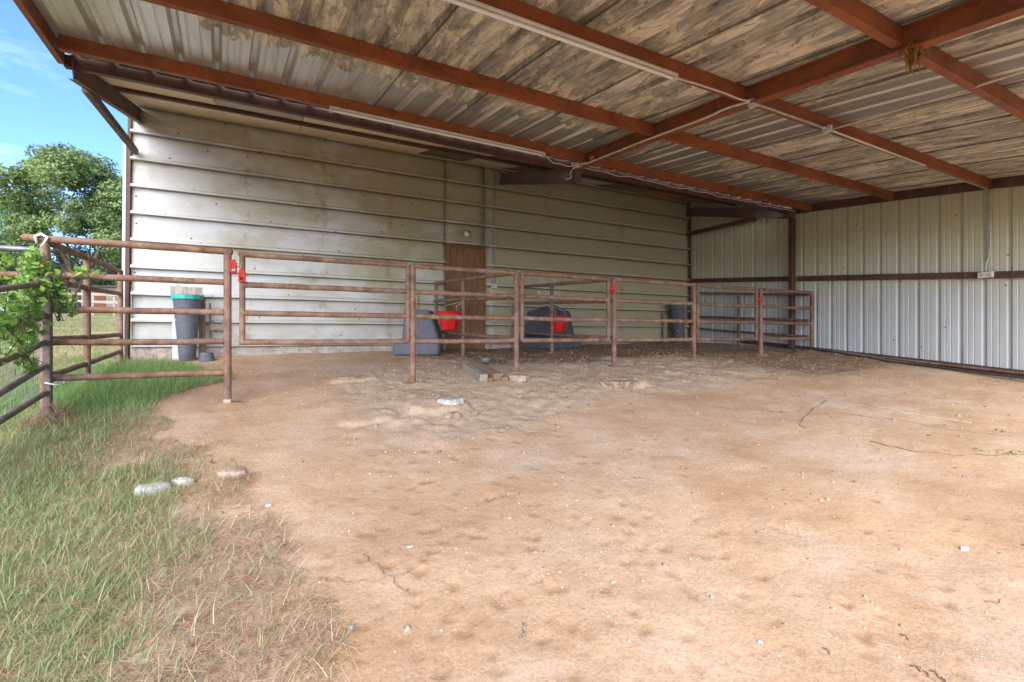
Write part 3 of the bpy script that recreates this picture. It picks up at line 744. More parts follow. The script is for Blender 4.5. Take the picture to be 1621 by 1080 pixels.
mb2 = MB(); mb2.pipe((RU, .28, H(RU, .28)-.3), (RU, .28, roof_z(.28)-.19), .045); mb2.build('post', 'pipe', lean, True)
mb2 = MB(); mb2.pipe((9.42, .28, H(9.42, .28)-.3), (9.42, .28, roof_z(.28)-.19), .045); mb2.build('post', 'pipe', lean, True)
mb2 = MB(); mb2.pipe((-1.24, .28, H(-1.24, .28)-.3), (-1.24, .28, roof_z(.28)-.10), .045); mb2.build('post', 'pipe', lean, True)
mb = MB(); mb.beam((9.46, 5.92, H(9.46, 5.92)-.3), (9.46, 5.92, 2.40), .11, .09, (0, 1, 0), .006); mb.build('post', 'girt', lean)

# ---------------------------------------------------------------- side wall (right)
SU = 9.60
sw = thing('side_wall', 'cream white metal wall with vertical ribs and a brown girt at the right', 'wall', (SU, 4.5, -.6))
def girt_z(v): return 1.17-.09*(5.92-v)
def base_z(v): return -.155-.09*(7.1-v)
vs, fs = [], []; prof = []
v = BV+.12; P = .274
while v > .1:
    for dv, dp in ((0, 0), (.020, .030), (.050, .030), (.068, 0), (.112, 0), (.118, .005), (.128, .005), (.134, 0), (.180, 0), (.186, .005), (.196, .005), (.202, 0)):
        prof.append((v-dv, dp))
    v -= P
for v, dp in prof:
    step = math.floor((BV+.12-v)/(P*3))             # sheets are three pitches wide; each hangs level, so the bottoms step
    vb = BV+.12-step*P*3-P*1.5
    zb_ = base_z(vb)-.115
    zt = (sof_z(v)+.055 if v > 5.98 else roof_z(max(v, .15), SU))-.004
    for k in range(5): vs.append((SU+dp, v, zb_+(zt-zb_)*k/4))
for i in range(len(prof)-1):
    for k in range(4):
        a_ = i*5+k; fs.append((a_, a_+1, a_+6, a_+5))
o = link('cladding', vs, fs, M['side_wall'], sw); o.modifiers.new('t', 'SOLIDIFY').thickness = .004
def sloped_beam(name, v0, v1, zf, w, h, u, m='girt'):
    mb = MB(); mb.beam((u, v0, zf(v0)), (u, v1, zf(v1)), w, h, (0, 0, 1), .004); return mb.build(name, m, sw)
sloped_beam('girt', BV-.1, 5.98, girt_z, .05, .10, SU-.035)
sloped_beam('girt', 5.86, .2, girt_z, .05, .10, SU-.035)
sloped_beam('base_girt', 7.2, .2, base_z, .05, .09, SU-.035)
# loose rusty pipes and a hose lying along the foot of the wall
def wallfoot(v, du, dz): return (SU-.09-du, v, max(base_z(v)-.03+dz, H(SU-.09-du, v)+.03))
mb = MB(); mb.tube([wallfoot(v, .0+.02*math.sin(v*2), .03) for v in np.arange(5.3, .3, -.25)], .022, 8)
tag(mb.build('loose_pipe', 'pipe_dark', None, True), 'upper rusty pipe resting along the foot of the white metal wall', 'pipe')
mb = MB(); mb.tube([wallfoot(v, .07+.02*math.sin(v*1.3+1), -.03) for v in np.arange(5.5, .6, -.25)], .018, 8)
tag(mb.build('loose_pipe', 'weathered_tube', None, True), 'thin tan pipe lying lower, just in front of the rusty one at the wall foot', 'pipe')
pts = [G(x, y) for x, y in ((1120, 559), (1180, 555), (1230, 558), (1262, 558))]
pts = [p+Vector((0, 0, .02)) for p in pts]+[Vector(wallfoot(v, .13+.03*math.sin(v*3), -.01)) for v in np.arange(6.0, .8, -.3)]
mb = MB(); mb.tube(pts, .013, 6); tag(mb.build('hose', 'black', None, True), 'black hose snaking along the dirt at the foot of the wall', 'hose')


# ---------------------------------------------------------------- pipe fencing
FV = 5.51; RZ = (.835, .52, .225, -.077)
def post(par, x, y, ztop, r=.036, name='post', m='pipe', deep=.25):
    mb = MB(); mb.tube([(x, y, H(x, y)-deep), (x, y, ztop-.01), (x, y, ztop), ], [r, r, r*.8], 14)
    # a little soil heaped against the foot
    return autosmooth(mb.build(name, m, par))
def rail(par, p, q, r=.029, m='pipe', name='rail'):
    mb = MB(); p, q = Vector(p), Vector(q); d = (q-p).normalized(); L = (q-p).length
    sg, sy = random.uniform(-.008, .003), random.uniform(-.006, .006)
    pts, rr = [p-d*r*.35, p-d*r*.2], [r*.45, r*.8]
    for k in range(9):
        t = k/8; b_ = math.sin(math.pi*t); pts.append(p.lerp(q, t)+Vector((0, sy*b_, sg*b_+.0015*math.sin(t*17+p.z*9)))); rr.append(r)
    mb.tube(pts+[q+d*r*.2, q+d*r*.35], rr+[r*.8, r*.45], 12)
    for e, dd in ((p, d), (q, -d)):        # weld bead where the pipe was coped to the post
        c_ = e+dd*.036; a_ = d.orthogonal().normalized(); b_ = d.cross(a_)
        mb.tube([c_+(a_*math.cos(t)+b_*math.sin(t))*r*1.0+dd*.003*math.sin(t*5) for t in np.linspace(0, 2*math.pi, 14)], .0045, 5, False)
    return autosmooth(mb.build(name, m, par))
def latch(par, x, y, z, side=1):
    mb = MB(); mb.box((x-.022, y-.045, z-.03), (x+.022, y-.02, z+.055)); mb.box((x-.03, y-.05, z-.055), (x-.014, y-.012, z+.03)); mb.box((x+.014, y-.05, z-.055), (x+.03, y-.012, z+.03))
    mb.box((x-.03, y-.048, z-.07), (x+.03, y-.02, z-.052))
    mb.v = [(x+(a-x)*1.1, y+(b-y)*1.1, z+(c_-z)*1.1) for a, b, c_ in mb.v]
    o = mb.build('latch', 'red', par); bevel(o, .004, 1)
    b = MB(); b.pipe((x-.055, y-.03, z-.008), (x+.055, y-.03, z-.008), .007, 8); b.pipe((x+.01*side, y-.035, z+.05), (x+.01*side, y-.035, z+.10), .005, 6)
    b.build('bolt', 'galv', o, True); return o
def hinge(par, x, z):
    mb = MB(); mb.box((x-.03, FV-.014, z-.04), (x+.03, FV+.014, z+.04)); mb.build('hinge', 'pipe_dark', par)
def snap_hook(par, x, z, m='galv'):
    mb = MB(); pts = [(x+.014*math.sin(t), FV-.01, z+.045+.022*math.cos(t)) for t in np.linspace(0, 6.0, 12)]
    mb.tube(pts, .004, 6); mb.tube([(x, FV, z), (x+.004, FV-.01, z+.03)], .006, 6); mb.build('hook', m, par, True)

f1 = thing('pipe_fence', 'five rail rusty pipe fence section at the grass edge, nearest to the camera', 'fence', (-1.86, FV, -.7))
RZ5 = (.853, .536, .228, -.066, -.388)
post(f1, -1.90, FV+.02, .83, .034); post(f1, -.506, FV, .853)
for k, z in enumerate(RZ5): rail(f1, (-2.03 if k == 0 else -1.87, FV, z), (-.47 if k == 0 else -.51, FV, z), .033 if k == 0 else .030)
mb = MB(); mb.box((-.545, FV-.04, H(-.5, FV)-.02), (-.467, FV+.04, H(-.5, FV)+.035)); bevel(mb.build('footing', 'stone_tan', f1), .02, 2)
latch(f1, -.455, FV+.01, .71)

g1 = thing('pipe_gate', 'wide rusty pipe gate with four rails, in front of the dark blue tub', 'gate', (-.37, FV, -.1))
for k, z in enumerate(RZ): rail(g1, (-.40 if k in (0, 3) else -.37, FV, z), (1.345, FV, z), .030)
for x in (-.375, 1.35):
    mb = MB(); mb.pipe((x, FV, RZ[3]), (x, FV, RZ[0]), .028, 14); autosmooth(mb.build('stile', 'pipe', g1))
hinge(g1, 1.38, .70); hinge(g1, 1.38, .06); latch(g1, -.375, FV, .62, -1); snap_hook(g1, 1.22, .535)

f2 = thing('pipe_fence', 'fixed four rail pipe panel in front of the brown door', 'fence', (1.41, FV, -.6))
post(f2, 1.41, FV, .85); post(f2, 2.82, FV, .85)
for z in RZ: rail(f2, (1.41, FV, z), (2.82, FV, z), .030)
g2 = thing('pipe_gate', 'rusty pipe gate in front of the peaked dark tub, red latch at its right', 'gate', (2.9, FV, -.1))
for z in RZ: rail(g2, (2.91, FV, z), (4.37, FV, z), .030)
for x in (2.905, 4.37):
    mb = MB(); mb.pipe((x, FV, RZ[3]), (x, FV, RZ[0]), .030, 14); autosmooth(mb.build('stile', 'pipe', g2))
hinge(g2, 2.862, .70); hinge(g2, 2.862, .06); latch(g2, 4.425, FV, .70); snap_hook(g2, 3.17, .535)
f3 = thing('pipe_fence', 'fixed four rail pipe panel in front of the dark barrel in the far stall', 'fence', (4.48, FV, -.5))
post(f3, 4.48, FV, .85); post(f3, 6.16, FV, .85)
for z in RZ: rail(f3, (4.48, FV, z), (6.16, FV, z), .030)
g3 = thing('pipe_gate', 'narrow looking dark pipe gate in front of the white wall, farthest of the gates', 'gate', (6.24, FV, -.1))
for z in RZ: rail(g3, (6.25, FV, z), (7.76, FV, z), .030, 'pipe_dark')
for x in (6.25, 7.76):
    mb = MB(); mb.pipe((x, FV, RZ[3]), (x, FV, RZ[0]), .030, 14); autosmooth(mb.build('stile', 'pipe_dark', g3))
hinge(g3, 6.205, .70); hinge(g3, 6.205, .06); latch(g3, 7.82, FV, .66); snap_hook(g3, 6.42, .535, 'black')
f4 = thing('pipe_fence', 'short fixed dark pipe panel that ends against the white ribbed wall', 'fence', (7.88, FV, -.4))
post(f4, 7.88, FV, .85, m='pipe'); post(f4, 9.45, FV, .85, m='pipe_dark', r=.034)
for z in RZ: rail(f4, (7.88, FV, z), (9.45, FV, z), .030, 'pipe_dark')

def partition(label, p0, p1, tops, posts, m='pipe', r=.030, endpost=True):
    o = thing('stall_partition', label, 'fence', (p0[0], p0[1], -.5))
    for za, zb_ in tops: rail(o, (p0[0], p0[1], za), (p1[0], p1[1], zb_), r, m)
    for x, y, z in posts: post(o, x, y, z, .033, m=m)
    return o
partition('pipe partition beside the red feed bucket, running back to the brown door', (2.82, 5.56), (2.60, 8.50), ((.84, .985), (.51, .65), (-.05, .06)), ((2.695, 7.21, .93), (2.61, 8.45, .98)))
partition('pipe partition running back past the peaked dark tub in the middle stall', (4.48, 5.56), (4.30, 8.50), ((.84, .985), (.51, .65), (-.05, .06)), ((4.375, 7.13, .93), (4.305, 8.45, .98)))
partition('dark pipe partition running along the foot of the white wall in the far stall', (9.42, 5.56), (9.40, 8.45), ((.80, 1.07), (.29, .47), (-.04, .17)), ((9.41, 7.12, .96),), 'pipe_dark', .026)
pr = partition('leftmost rusty pipe partition, from the vine covered post back to the barn corner', (-1.88, 5.56), (-2.10, 8.45), ((.83, .92), (.49, .59), (-.045, .0), (-.37, -.24)), ((-1.945, 6.67, .88), (-2.10, 8.47, .93)), 'pipe', .030)

def chain(name, label, x, y, z0, n, m='chain'):
    mb = MB(); L = .020
    for k in range(n):
        zc = z0-k*L*1.25; pts = []
        for t in np.linspace(0, 2*math.pi, 9):
            a_, b_ = .013*math.cos(t), .017*math.sin(t)
            pts.append((x+(a_ if k % 2 else 0)+.003*math.sin(k*.7), y+(0 if k % 2 else a_), zc+b_))
        mb.tube(pts, .0048, 5, False)
    o = mb.build(name, m, None, True); tag(o, label, 'chain', 'chains hanging on the stall rails'); return o
chain('chain', 'chain hanging from the second rail near the red bucket, left of the middle gate', 2.70, FV-.04, .53, 21)
chain('chain', 'chain hanging in front of the dark barrel in the far stall', 5.92, FV-.04, .50, 21)
chain('chain', 'chain hanging down beside the post at the right end of the wide gate', 1.475, FV-.02, .50, 24)

# gate that leads off towards the camera at the left, following the slope
g4 = thing('stock_gate', 'weathered grey gate with sloping tubes and wire mesh beneath the vine', 'gate', (-1.85, 5.4, -.6))
mb = MB(); mb.beam((-1.845, 5.42, H(-1.85, 5.42)-.06), (-1.845, 5.42, .50), .055, .055, (0, 1, 0), .006); mb.build('stile', 'weathered_tube', g4)
def gate_u(v): return -1.85+(5.42-v)*.07
for k, (za, sl) in enumerate(((.455, .150), (.165, .130), (-.065, .150), (-.27, .160), (-.505, .118))):
    v1 = 3.3; mb = MB(); mb.pipe((gate_u(5.42), 5.40, za), (gate_u(v1), v1, za-sl*(5.42-v1)), .024, 12)
    autosmooth(mb.build('rail', 'weathered_tube', g4))
mb = MB()
for v in np.arange(3.35, 5.38, .05):
    zt, zl = .40-.15*(5.42-v), max(H(gate_u(v), v)+.02, -.52-.118*(5.42-v))
    w_ = .004*math.sin(v*31)
    mb.tube([(gate_u(v)-.03+w_, v, zl), (gate_u(v)-.03-w_, v, (zl+zt)/2), (gate_u(v)-.03, v, zt)], .0018, 4)
for k in range(8):
    z = .38-k*.115; mb.tube([(gate_u(5.38)-.03, 5.38, z), (gate_u(3.35)-.03, 3.35, z-.145*2.03)], .0018, 4)
mb.build('wire_mesh', 'wire', g4)
mb = MB(); mb.tube([(-1.80+.06*math.cos(t), 5.43+.07*math.sin(t), -.43+.01*math.sin(2*t)) for t in np.linspace(0, 6.2, 16)], .007, 6); mb.build('tie', 'trim', g4, True)
f5 = thing('pipe_fence', 'pipe fence with a grey top rail, leading out of the picture at the left', 'fence', (-3, 5.55, -.7))
rail(f5, (-1.93, 5.56, .755), (-7.5, 5.56, .755), .027, 'grey_tube'); rail(f5, (-1.93, 5.56, .53), (-7.5, 5.56, .46), .028, 'pipe')
for x in (-3.9, -5.8): post(f5, x, 5.56, .75)
mb = MB(); mb.tube([(-1.93, 5.46, .80), (-1.94, 5.462, .865), (-1.90, 5.458, .885), (-1.86, 5.46, .86), (-1.885, 5.458, .80), (-1.905, 5.456, .77)], [.008, .013, .014, .013, .009, .004], 8)
tag(mb.build('rag', 'trim', None, True), 'white rag tied over the top rail above the vine', 'rag')

# ---------------------------------------------------------------- feed tubs, barrels, buckets
def rrect(w, d, r, n=5):
    pts = []
    for cx, cy, a0 in ((w/2-r, d/2-r, 0), (-w/2+r, d/2-r, 90), (-w/2+r, -d/2+r, 180), (w/2-r, -d/2+r, 270)):
        for k in range(n+1): t = R(a0+90*k/n); pts.append((cx+r*math.cos(t), cy+r*math.sin(t)))
    return pts
def tub(label, x, y, rot, m, W, D, Ht, secs, slant, smooth=35):
    """upright moulded tub; secs: (z, x-left, x-right, y-front, y-back)"""
    root = thing('feed_tub', label, 'feed tub', (x, y, H(x, y)-.01)); n = 24
    vs, fs = [], []
    def ring(z, a0, a1, b0, b1, r_=.07):
        for (a_, b_) in rrect(a1-a0, b1-b0, r_, 5):
            X_ = a_+(a0+a1)/2; Y_ = b_+(b0+b1)/2
            t = max(0, (z-.45)/(Ht-.45)); vs.append((X_, Y_, z+t*slant(X_, Y_)))
    for s_ in secs: ring(*s_)
    for i in range(len(secs)-1):
        for k in range(n): fs.append((i*n+k, i*n+(k+1) % n, (i+1)*n+(k+1) % n, (i+1)*n+k))
    z, a0, a1, b0, b1 = secs[-1]; top = len(vs)
    ring(z-.01, a0+.03, a1-.03, b0+.03, b1-.03, .05); ring(z-.22, a0+.05, a1-.05, b0+.05, b1-.05, .04)
    k0 = (len(secs)-1)*n
    for p0, p1 in ((k0, top), (top, top+n)):
        for k in range(n): fs.append((p0+k, p0+(k+1) % n, p1+(k+1) % n, p1+k))
    fs.append(tuple(top+n+k for k in range(n)))
    o = link('body', vs, fs, M[m], None, True); autosmooth(o, smooth); o.parent = root
    root.rotation_euler = (0, 0, R(rot)); return root
tub('dark blue upright plastic feed tub behind the wide gate, left of the brown door', 2.13, 7.90, -26, 'tub', .8, .56, .80,
    [(0, -.36, .36, -.24, .26), (.03, -.395, .39, -.27, .28), (.12, -.405, .40, -.28, .28), (.235, -.375, .40, -.27, .28), (.275, -.30, .395, -.245, .28), (.30, -.255, .385, -.225, .28), (.50, -.245, .325, -.20, .28), (.79, -.225, .215, -.17, .28), (.80, -.22, .21, -.165, .28)],
    lambda a_, b_: -.10*a_)
tub('dark grey plastic tub with a peaked corner, behind the middle gate', 4.86, 8.02, 16, 'tub_dark', .8, .8, .78,
    [(0, -.40, .50, -.40, .36), (.03, -.43, .53, -.43, .38), (.16, -.44, .54, -.44, .38), (.24, -.42, .52, -.42, .38), (.27, -.37, .46, -.37, .38), (.30, -.34, .42, -.34, .38), (.55, -.32, .38, -.32, .38), (.77, -.30, .34, -.30, .38), (.78, -.29, .33, -.29, .37)],
    lambda a_, b_: .10-.22*abs(a_+.22)-.20*max(0, b_+.15))
def bucket(label, x, y, ztop, rail_pt, rot=22):
    root = thing('feed_bucket', label, 'bucket', (x, y, ztop-.31), 'red buckets hooked on the partitions')
    mb = MB(); mb.lathe([(0, 0), (.12, 0), (.135, .012), (.215, .20), (.232, .29), (.25, .295), (.25, .31), (.225, .31), (.205, .21), (.12, .03), (0, .03)], (0, 0, 0), 8, 1.0, .8)
    o = mb.build('body', 'red_plastic'); o.parent = root; o.rotation_euler = (0, 0, R(rot)); bevel(o, .01, 2); autosmooth(o, 25)
    h = MB(); P = Vector(rail_pt)-Vector((x, y, ztop-.31))
    for sx in (-.12, .10):
        h.tube([(sx, -.13, .30), (sx*.9, -.10, .40), (P.x+sx*.15, P.y, P.z-.05), (P.x, P.y, P.z+.03)], .005, 6)
    o = h.build('handle', 'cable', None, True); o.parent = root; return root
bucket('red feed bucket hanging by pale cords beside the brown door', 2.48, 7.30, .385, (2.70, 7.25, .60))
bucket('red feed bucket half hidden behind a thin post, against the peaked dark tub', 4.63, 7.35, .355, (4.38, 7.30, .60), 10)

def barrel(label, x, y, m, rim, board, side):
    g = H(x, y)
    root = thing('hay_barrel', label, 'barrel', (x, y, g), 'barrels fixed to the barn wall')
    mb = MB(); prof = [(.0, .0), (.118, .0), (.125, .01), (.150, .30), (.185, .62), (.212, .90), (.222, .97), (.232, .975), (.232, 1.0), (.20, 1.0), (.17, .62), (.11, .05), (0, .04)]
    mb.lathe(prof, (0, 0, 0), 28); o = autosmooth(mb.build('body', m), 35); o.parent = root
    mb = MB(); mb.lathe([(.226, .93), (.246, .935), (.246, .995), (.228, .995)], (0, 0, 0), 12); o = mb.build('rim', rim); o.parent = root
    mb = MB(); mb.box((-.24, -.02, 1.0), (-.005, .20, 1.022)); mb.box((.005, -.02, .998), (.235, .20, 1.02)); mb.box((-.245, -.045, .985), (-.003, -.022, 1.13)); mb.box((.003, -.045, .985), (.238, -.022, 1.125))
    o = bevel(mb.build('board', board), .004, 1); o.parent = root
    for sx, mm in ((-.21, side), (.20, 'tan_wood_z')):
        mb = MB(); mb.box((sx-.05, .21, -.02), (sx+.05, .25, .98 if sx > 0 else .80)); o = bevel(mb.build('upright', mm), .004, 1); o.parent = root
        for z in (.33, .62):
            mb = MB(); mb.lathe([(0, -.01), (.012, -.01), (.012, .01), (0, .01)], (0, 0, 0), 8); o = mb.build('bolt', 'trim'); o.parent = root; o.location = (sx*.72, -.10, z); o.rotation_euler = (R(90), 0, 0)
    return root
b1 = barrel('tall grey blue barrel with teal rim and wooden board by the barn corner', -1.28, 8.32, 'tub', 'teal', 'grey_wood_z', 'trim')
b2 = barrel('dark barrel with a dull green rim against the wall of the far stall', 8.82, 8.36, 'tub_dark', 'green_plastic', 'tub_dark', 'tan_wood_z')
b2.scale = (1.05, 1.05, .92); b1.scale = (.82, .82, .98)
mb = MB(); mb.lathe([(0, .13), (.075, .13), (.085, .12), (.088, .085), (.096, .08), (.098, .03), (.11, .02), (.11, 0), (.09, 0)], (-1.02, 8.22, H(-1.02, 8.22)-.005), 24)
tag(autosmooth(mb.build('pot', 'tub')), 'small grey upturned plastic pot on the dirt beside the tall barrel', 'pot')
# small weathered block hooked on the siding, with its pipe
root = thing('wall_bracket', 'small grey wooden block hooked on the siding right of the tall barrel', 'wall bracket', (-.93, 8.62, .1))
mb = MB(); mb.box((-1.03, 8.56, .07), (-.83, 8.62, .17)); bevel(mb.build('block', 'grey_wood', root), .006, 2)
for x in (-.99, -.86):
    mb = MB(); mb.pipe((x, 8.58, .15), (x, 8.60, .225), .009, 8); mb.build('hook', 'galv', root, True)
mb = MB(); mb.tube([(-1.03, 8.63, .50), (-1.03, 8.62, .25), (-1.02, 8.62, -.12)], .013, 8); tag(mb.build('water_pipe', 'tan_wood', None, True), 'short rusty pipe standing against the siding beside the tall barrel', 'pipe')

# timbers, bowl, stones
def timber(p, q, w, h, m, label, lift=0.0):
    p, q = Vector(p), Vector(q); z = Vector((0, 0, h/2+lift-.004))
    mb = MB(); mb.beam(p+z, q+z, w, h); o = mb.build('timber', m); bevel(o, .005, 2); tag(o, label, 'timber', 'timbers lying on the mound'); return o
timber(G(737, 585), G(766, 605), .105, .10, 'grey_wood', 'grey weathered timber, leftmost of those lying by the bowl')
timber(G(752, 582), G(789, 603), .13, .095, 'tan_wood', 'thick tan timber lying right of the grey one')
timber(G(745, 584), G(777, 604.5), .06, .05, 'tan_wood', 'thin low brown timber wedged between the grey one and the thick tan one')
timber(G(776, 592), G(800, 604), .08, .06, 'tan_wood', 'low brown timber between the thick tan one and the stone slab')
c = G(768, 576); mb = MB(); mb.lathe([(0, .004), (.07, .0), (.095, .012), (.105, .055), (.112, .058), (.112, .062), (.10, .062), (.088, .015), (0, .012)], c+Vector((0, 0, .012)), 28, 1, 1)
bo = thing('feed_bowl', 'small round metal bowl holding pale feed behind the timbers', 'bowl', c)
autosmooth(mb.build('bowl', 'metal_bowl', bo), 50)
mb = MB(); mb.lathe([(0, .055), (.04, .052), (.075, .035), (.09, .02)], c+Vector((.005, 0, .02)), 16); mb.build('feed', 'feed', bo, True)

def rock(name, label, cat, c, sx, sy, sz, m, seed=0, group=None, flat=.0, rot=0., sub=4, parent=None, rough=.28, lowpoly=0):
    bm = bmesh.new(); bmesh.ops.create_icosphere(bm, subdivisions=sub, radius=1)
    r2 = random.Random(seed); dirs = [(Vector((r2.gauss(0, 1), r2.gauss(0, 1), r2.gauss(0, 1))).normalized(), r2.uniform(.55, .85)) for _ in range(13)]
    off = Vector((r2.random()*50, r2.random()*50, r2.random()*50))
    from mathutils import noise as mn
    for v in bm.verts:
        p = v.co.copy()
        for d, k in dirs:
            t = p.dot(d)
            if t > k: p -= d*(t-k)*.92
        p *= 1+rough*(mn.noise(p*2.2+off))+(.16 if m == 'clod' else .05)*mn.noise(p*6+off)+(.10 if m == 'clod' else .02)*mn.noise(p*14+off)
        if p.z > .55-flat: p.z = .55-flat+(p.z-.55+flat)*.25
        v.co = p
    for v in bm.verts:
        x, y = v.co.x*sx, v.co.y*sy
        v.co = Vector((c[0]+x*math.cos(rot)-y*math.sin(rot), c[1]+x*math.sin(rot)+y*math.cos(rot), c[2]+v.co.z*sz))
    me = bpy.data.meshes.new(name); bm.to_mesh(me); bm.free()
    o = bpy.data.objects.new(name, me); col.objects.link(o); me.materials.append(M[m]); autosmooth(o, 45)
    if parent: o.parent = parent
    return tag(o, label, cat, group)
def rock_px(px, py, w_px, ratio, hz, m, label, seed, name='stone', flat=.0, rot=0., lift=0.):
    p = G(px, py); fwd = p.x*SY+p.y*CY; w_ = w_px*fwd/726/2
    return rock(name, label, 'stone', (p.x, p.y, p.z+lift+hz*.25), w_, w_*ratio, hz, m, seed, None, flat, rot)
def slab_px(px, py, w_px, ratio, hz, m, label, seed, rot=0., lift=0.):
    """flat broken stone: irregular outline, thin, uneven top, sunk a little in the soil"""
    p = G(px, py); fwd = p.x*SY+p.y*CY; w_ = w_px*fwd/726/2; r2 = random.Random(seed); n = 11; z0 = p.z-.02+lift; z1 = p.z+hz+lift
    ang = sorted((k+r2.uniform(-.3, .3))*2*math.pi/n for k in range(n)); rad = [r2.uniform(.78, 1.1) for _ in range(n)]
    def ring(f, z, j): return [(p.x+rot_c*w_*f*a-rot_s*w_*ratio*f*b, p.y+rot_s*w_*f*a+rot_c*w_*ratio*f*b, z+r2.uniform(-j, j)) for a, b in ((math.cos(t)*q, math.sin(t)*q) for t, q in zip(ang, rad))]
    rot_c, rot_s = math.cos(rot-.46), math.sin(rot-.46)
    vs = ring(1.02, z0, 0)+ring(1.0, z0+(z1-z0)*.6, .004)+ring(.93, z1-.004, .004)+ring(.55, z1+.004, .005)+[(p.x, p.y, z1+.004)]; fs = []
    for l in range(3):
        for k in range(n): fs.append((l*n+k, l*n+(k+1) % n, (l+1)*n+(k+1) % n, (l+1)*n+k))
    for k in range(n): fs.append((3*n+k, 3*n+(k+1) % n, 4*n))
    o = link('stone', vs, fs, M[m]); autosmooth(o, 35); return tag(o, label, 'stone')
slab_px(714, 636, 42, .8, .035, 'stone', 'flat white limestone slab on the broken edge of the mound', 3, .2)
slab_px(822, 600, 40, .8, .055, 'stone_tan', 'flat tan stone slab at the foot of the post beside the timbers', 5)
rock_px(985, 612, 78, .5, .17, 'clod', 'broad lump of hard earth breaking out of the mound before the middle gate', 8, name='earth_lump', flat=.1, rot=.1, lift=-.05)
rock_px(715, 660, 30, .6, .10, 'clod', 'small broken earth lump below the white limestone slab', 21, name='earth_lump', rot=.1, lift=-.04)
rock_px(752, 655, 16, .7, .06, 'clod', 'smallest earth lump right of the one below the limestone slab', 22, name='earth_lump', rot=.4, lift=-.02)
slab_px(246, 778, 50, .75, .042, 'stone', 'largest flat white stone sunk in the dry grass', 11, .3)
slab_px(290, 766, 34, .75, .036, 'stone', 'flat white stone in the grass just right of the largest one', 12, .1)
slab_px(222, 772, 16, .8, .014, 'stone_tan', 'small tan stone in the grass left of the two white ones', 13)
slab_px(368, 748, 44, .8, .022, 'stone_tan', 'flat tan stone at the edge between dry grass and sand', 14)
rock_px(556, 997, 15, .85, .020, 'stone_grey', 'small grey stone on the sand, lower left of the middle', 15)
rock_px(1527, 870, 15, .8, .022, 'stone', 'small pale stone alone on the sand at the right', 16)
rock_px(424, 801, 12, .8, .014, 'stone', 'small white stone on the sand beside the dry runners', 17)
rock_px(648, 866, 10, .7, .009, 'stone', 'white pebble on the hoof marked sand left of the middle', 18)
rock_px(971, 922, 7, .9, .008, 'stone', 'round white pebble on bare sand in the middle foreground', 19)
rock_px(1204, 1017, 8, .9, .009, 'stone', 'round pale pebble near the bottom edge, right of the middle', 20)
rock_px(548, 600, 36, .35, .04, 'clod', 'low crust of earth left of the post at the wide gate', 24, name='earth_lump', flat=.2, rot=-.25)

# ---------------------------------------------------------------- lights, boxes, conduits
def strip_light(label, u0, u1, v, z):
    o = thing('strip_light', label, 'light fixture', ((u0+u1)/2, v, z), 'long strip lights under the purlins')
    mb = MB(); mb.beam((u0, v, z+.032+tilt(u0)), (u1, v, z+.032+tilt(u1)), .045, .024, (0, 0, 1), .004); mb.build('housing', 'white_metal', o)
    mb = MB(); mb.pipe((u0+.03, v, z+tilt(u0)), (u1-.03, v, z+tilt(u1)), .014, 12); mb.build('tube', 'tube_glass', o, True)
    mb = MB(); mb.beam((u0-.01, v, z+.012+tilt(u0)), (u0+.025, v, z+.012+tilt(u0)), .05, .05); mb.build('end_cap', 'white_metal', o)
    mb = MB(); mb.beam((u1-.025, v, z+.012+tilt(u1)), (u1+.01, v, z+.012+tilt(u1)), .05, .05); mb.build('end_cap', 'white_metal', o)
strip_light('long white strip light under the purlin closest to the barn', .48, 3.28, 5.56, 2.545)
strip_light('long white strip light under the purlin overhead, upper middle of the picture', .75, 3.02, 2.90, 2.225)
def jbox(label, p, w=.11, h=.055, d=.07):
    o = thing('junction_box', label, 'junction box', p); x, y, z = p
    mb = MB(); mb.box((x-w/2, y-d/2, z-h/2), (x+w/2, y+d/2, z+h/2)); bevel(mb.build('box', 'galv', o), .006, 2)
    mb = MB(); mb.box((x-.012, y-d/2-.006, z-h/2-.006), (x+.012, y+d/2+.006, z+h/2+.006)); mb.pipe((x-w/2-.03, y, z), (x-w/2, y, z), .015, 8); mb.pipe((x+w/2, y, z), (x+w/2+.03, y, z), .015, 8); mb.build('clamp', 'white_metal', o)
J1 = (RU+.01, 2.90, 2.225); J2 = at_v(1310, 206, 2.90); J2 = (J2.x, 2.90, J2.z+.01); J3 = (RU-.13, 5.66, 2.515)
jbox('grey junction box where the middle rafter meets the overhead purlin', J1); jbox('grey junction box under the purlin right of the rafter', J2); jbox('grey green junction box where the rafter meets the upper eave', J3)
def cable(name, label, pts, r, m='cable', cat='cable', sub=4):
    P = [Vector(p) for p in pts]; out = []
    for i in range(len(P)-1):
        a_, b_, c_, d_ = P[max(i-1, 0)], P[i], P[i+1], P[min(i+2, len(P)-1)]
        for k in range(sub):
            t = k/sub; out.append(.5*((2*b_)+(c_-a_)*t+(2*a_-5*b_+4*c_-d_)*t*t+(3*b_-3*c_+d_-a_)*t*t*t))
    out.append(P[-1]); mb = MB(); mb.tube(out, r, 7); return tag(mb.build(name, m, None, True), label, cat)
cable('cable', 'sagging white cable from the overhead strip light to the rafter box', [(3.03, 2.9, 2.21), (3.3, 2.88, 2.205), (3.6, 2.87, 2.20), (3.8, 2.88, 2.20), (J1[0]-.08, J1[1], J1[2])], .008)
cable('conduit', 'long white conduit running under the rafter up to the eave box', [(J1[0]-.08, J1[1], J1[2]-.01), (J1[0]-.14, 3.1, 2.225)]+[(RU-.11, v, roof_z(v, RU)-.175-.015) for v in (3.4, 4.15, 5.0, 5.4)]+[(J3[0], J3[1]-.05, J3[2])], .012, cat='conduit')
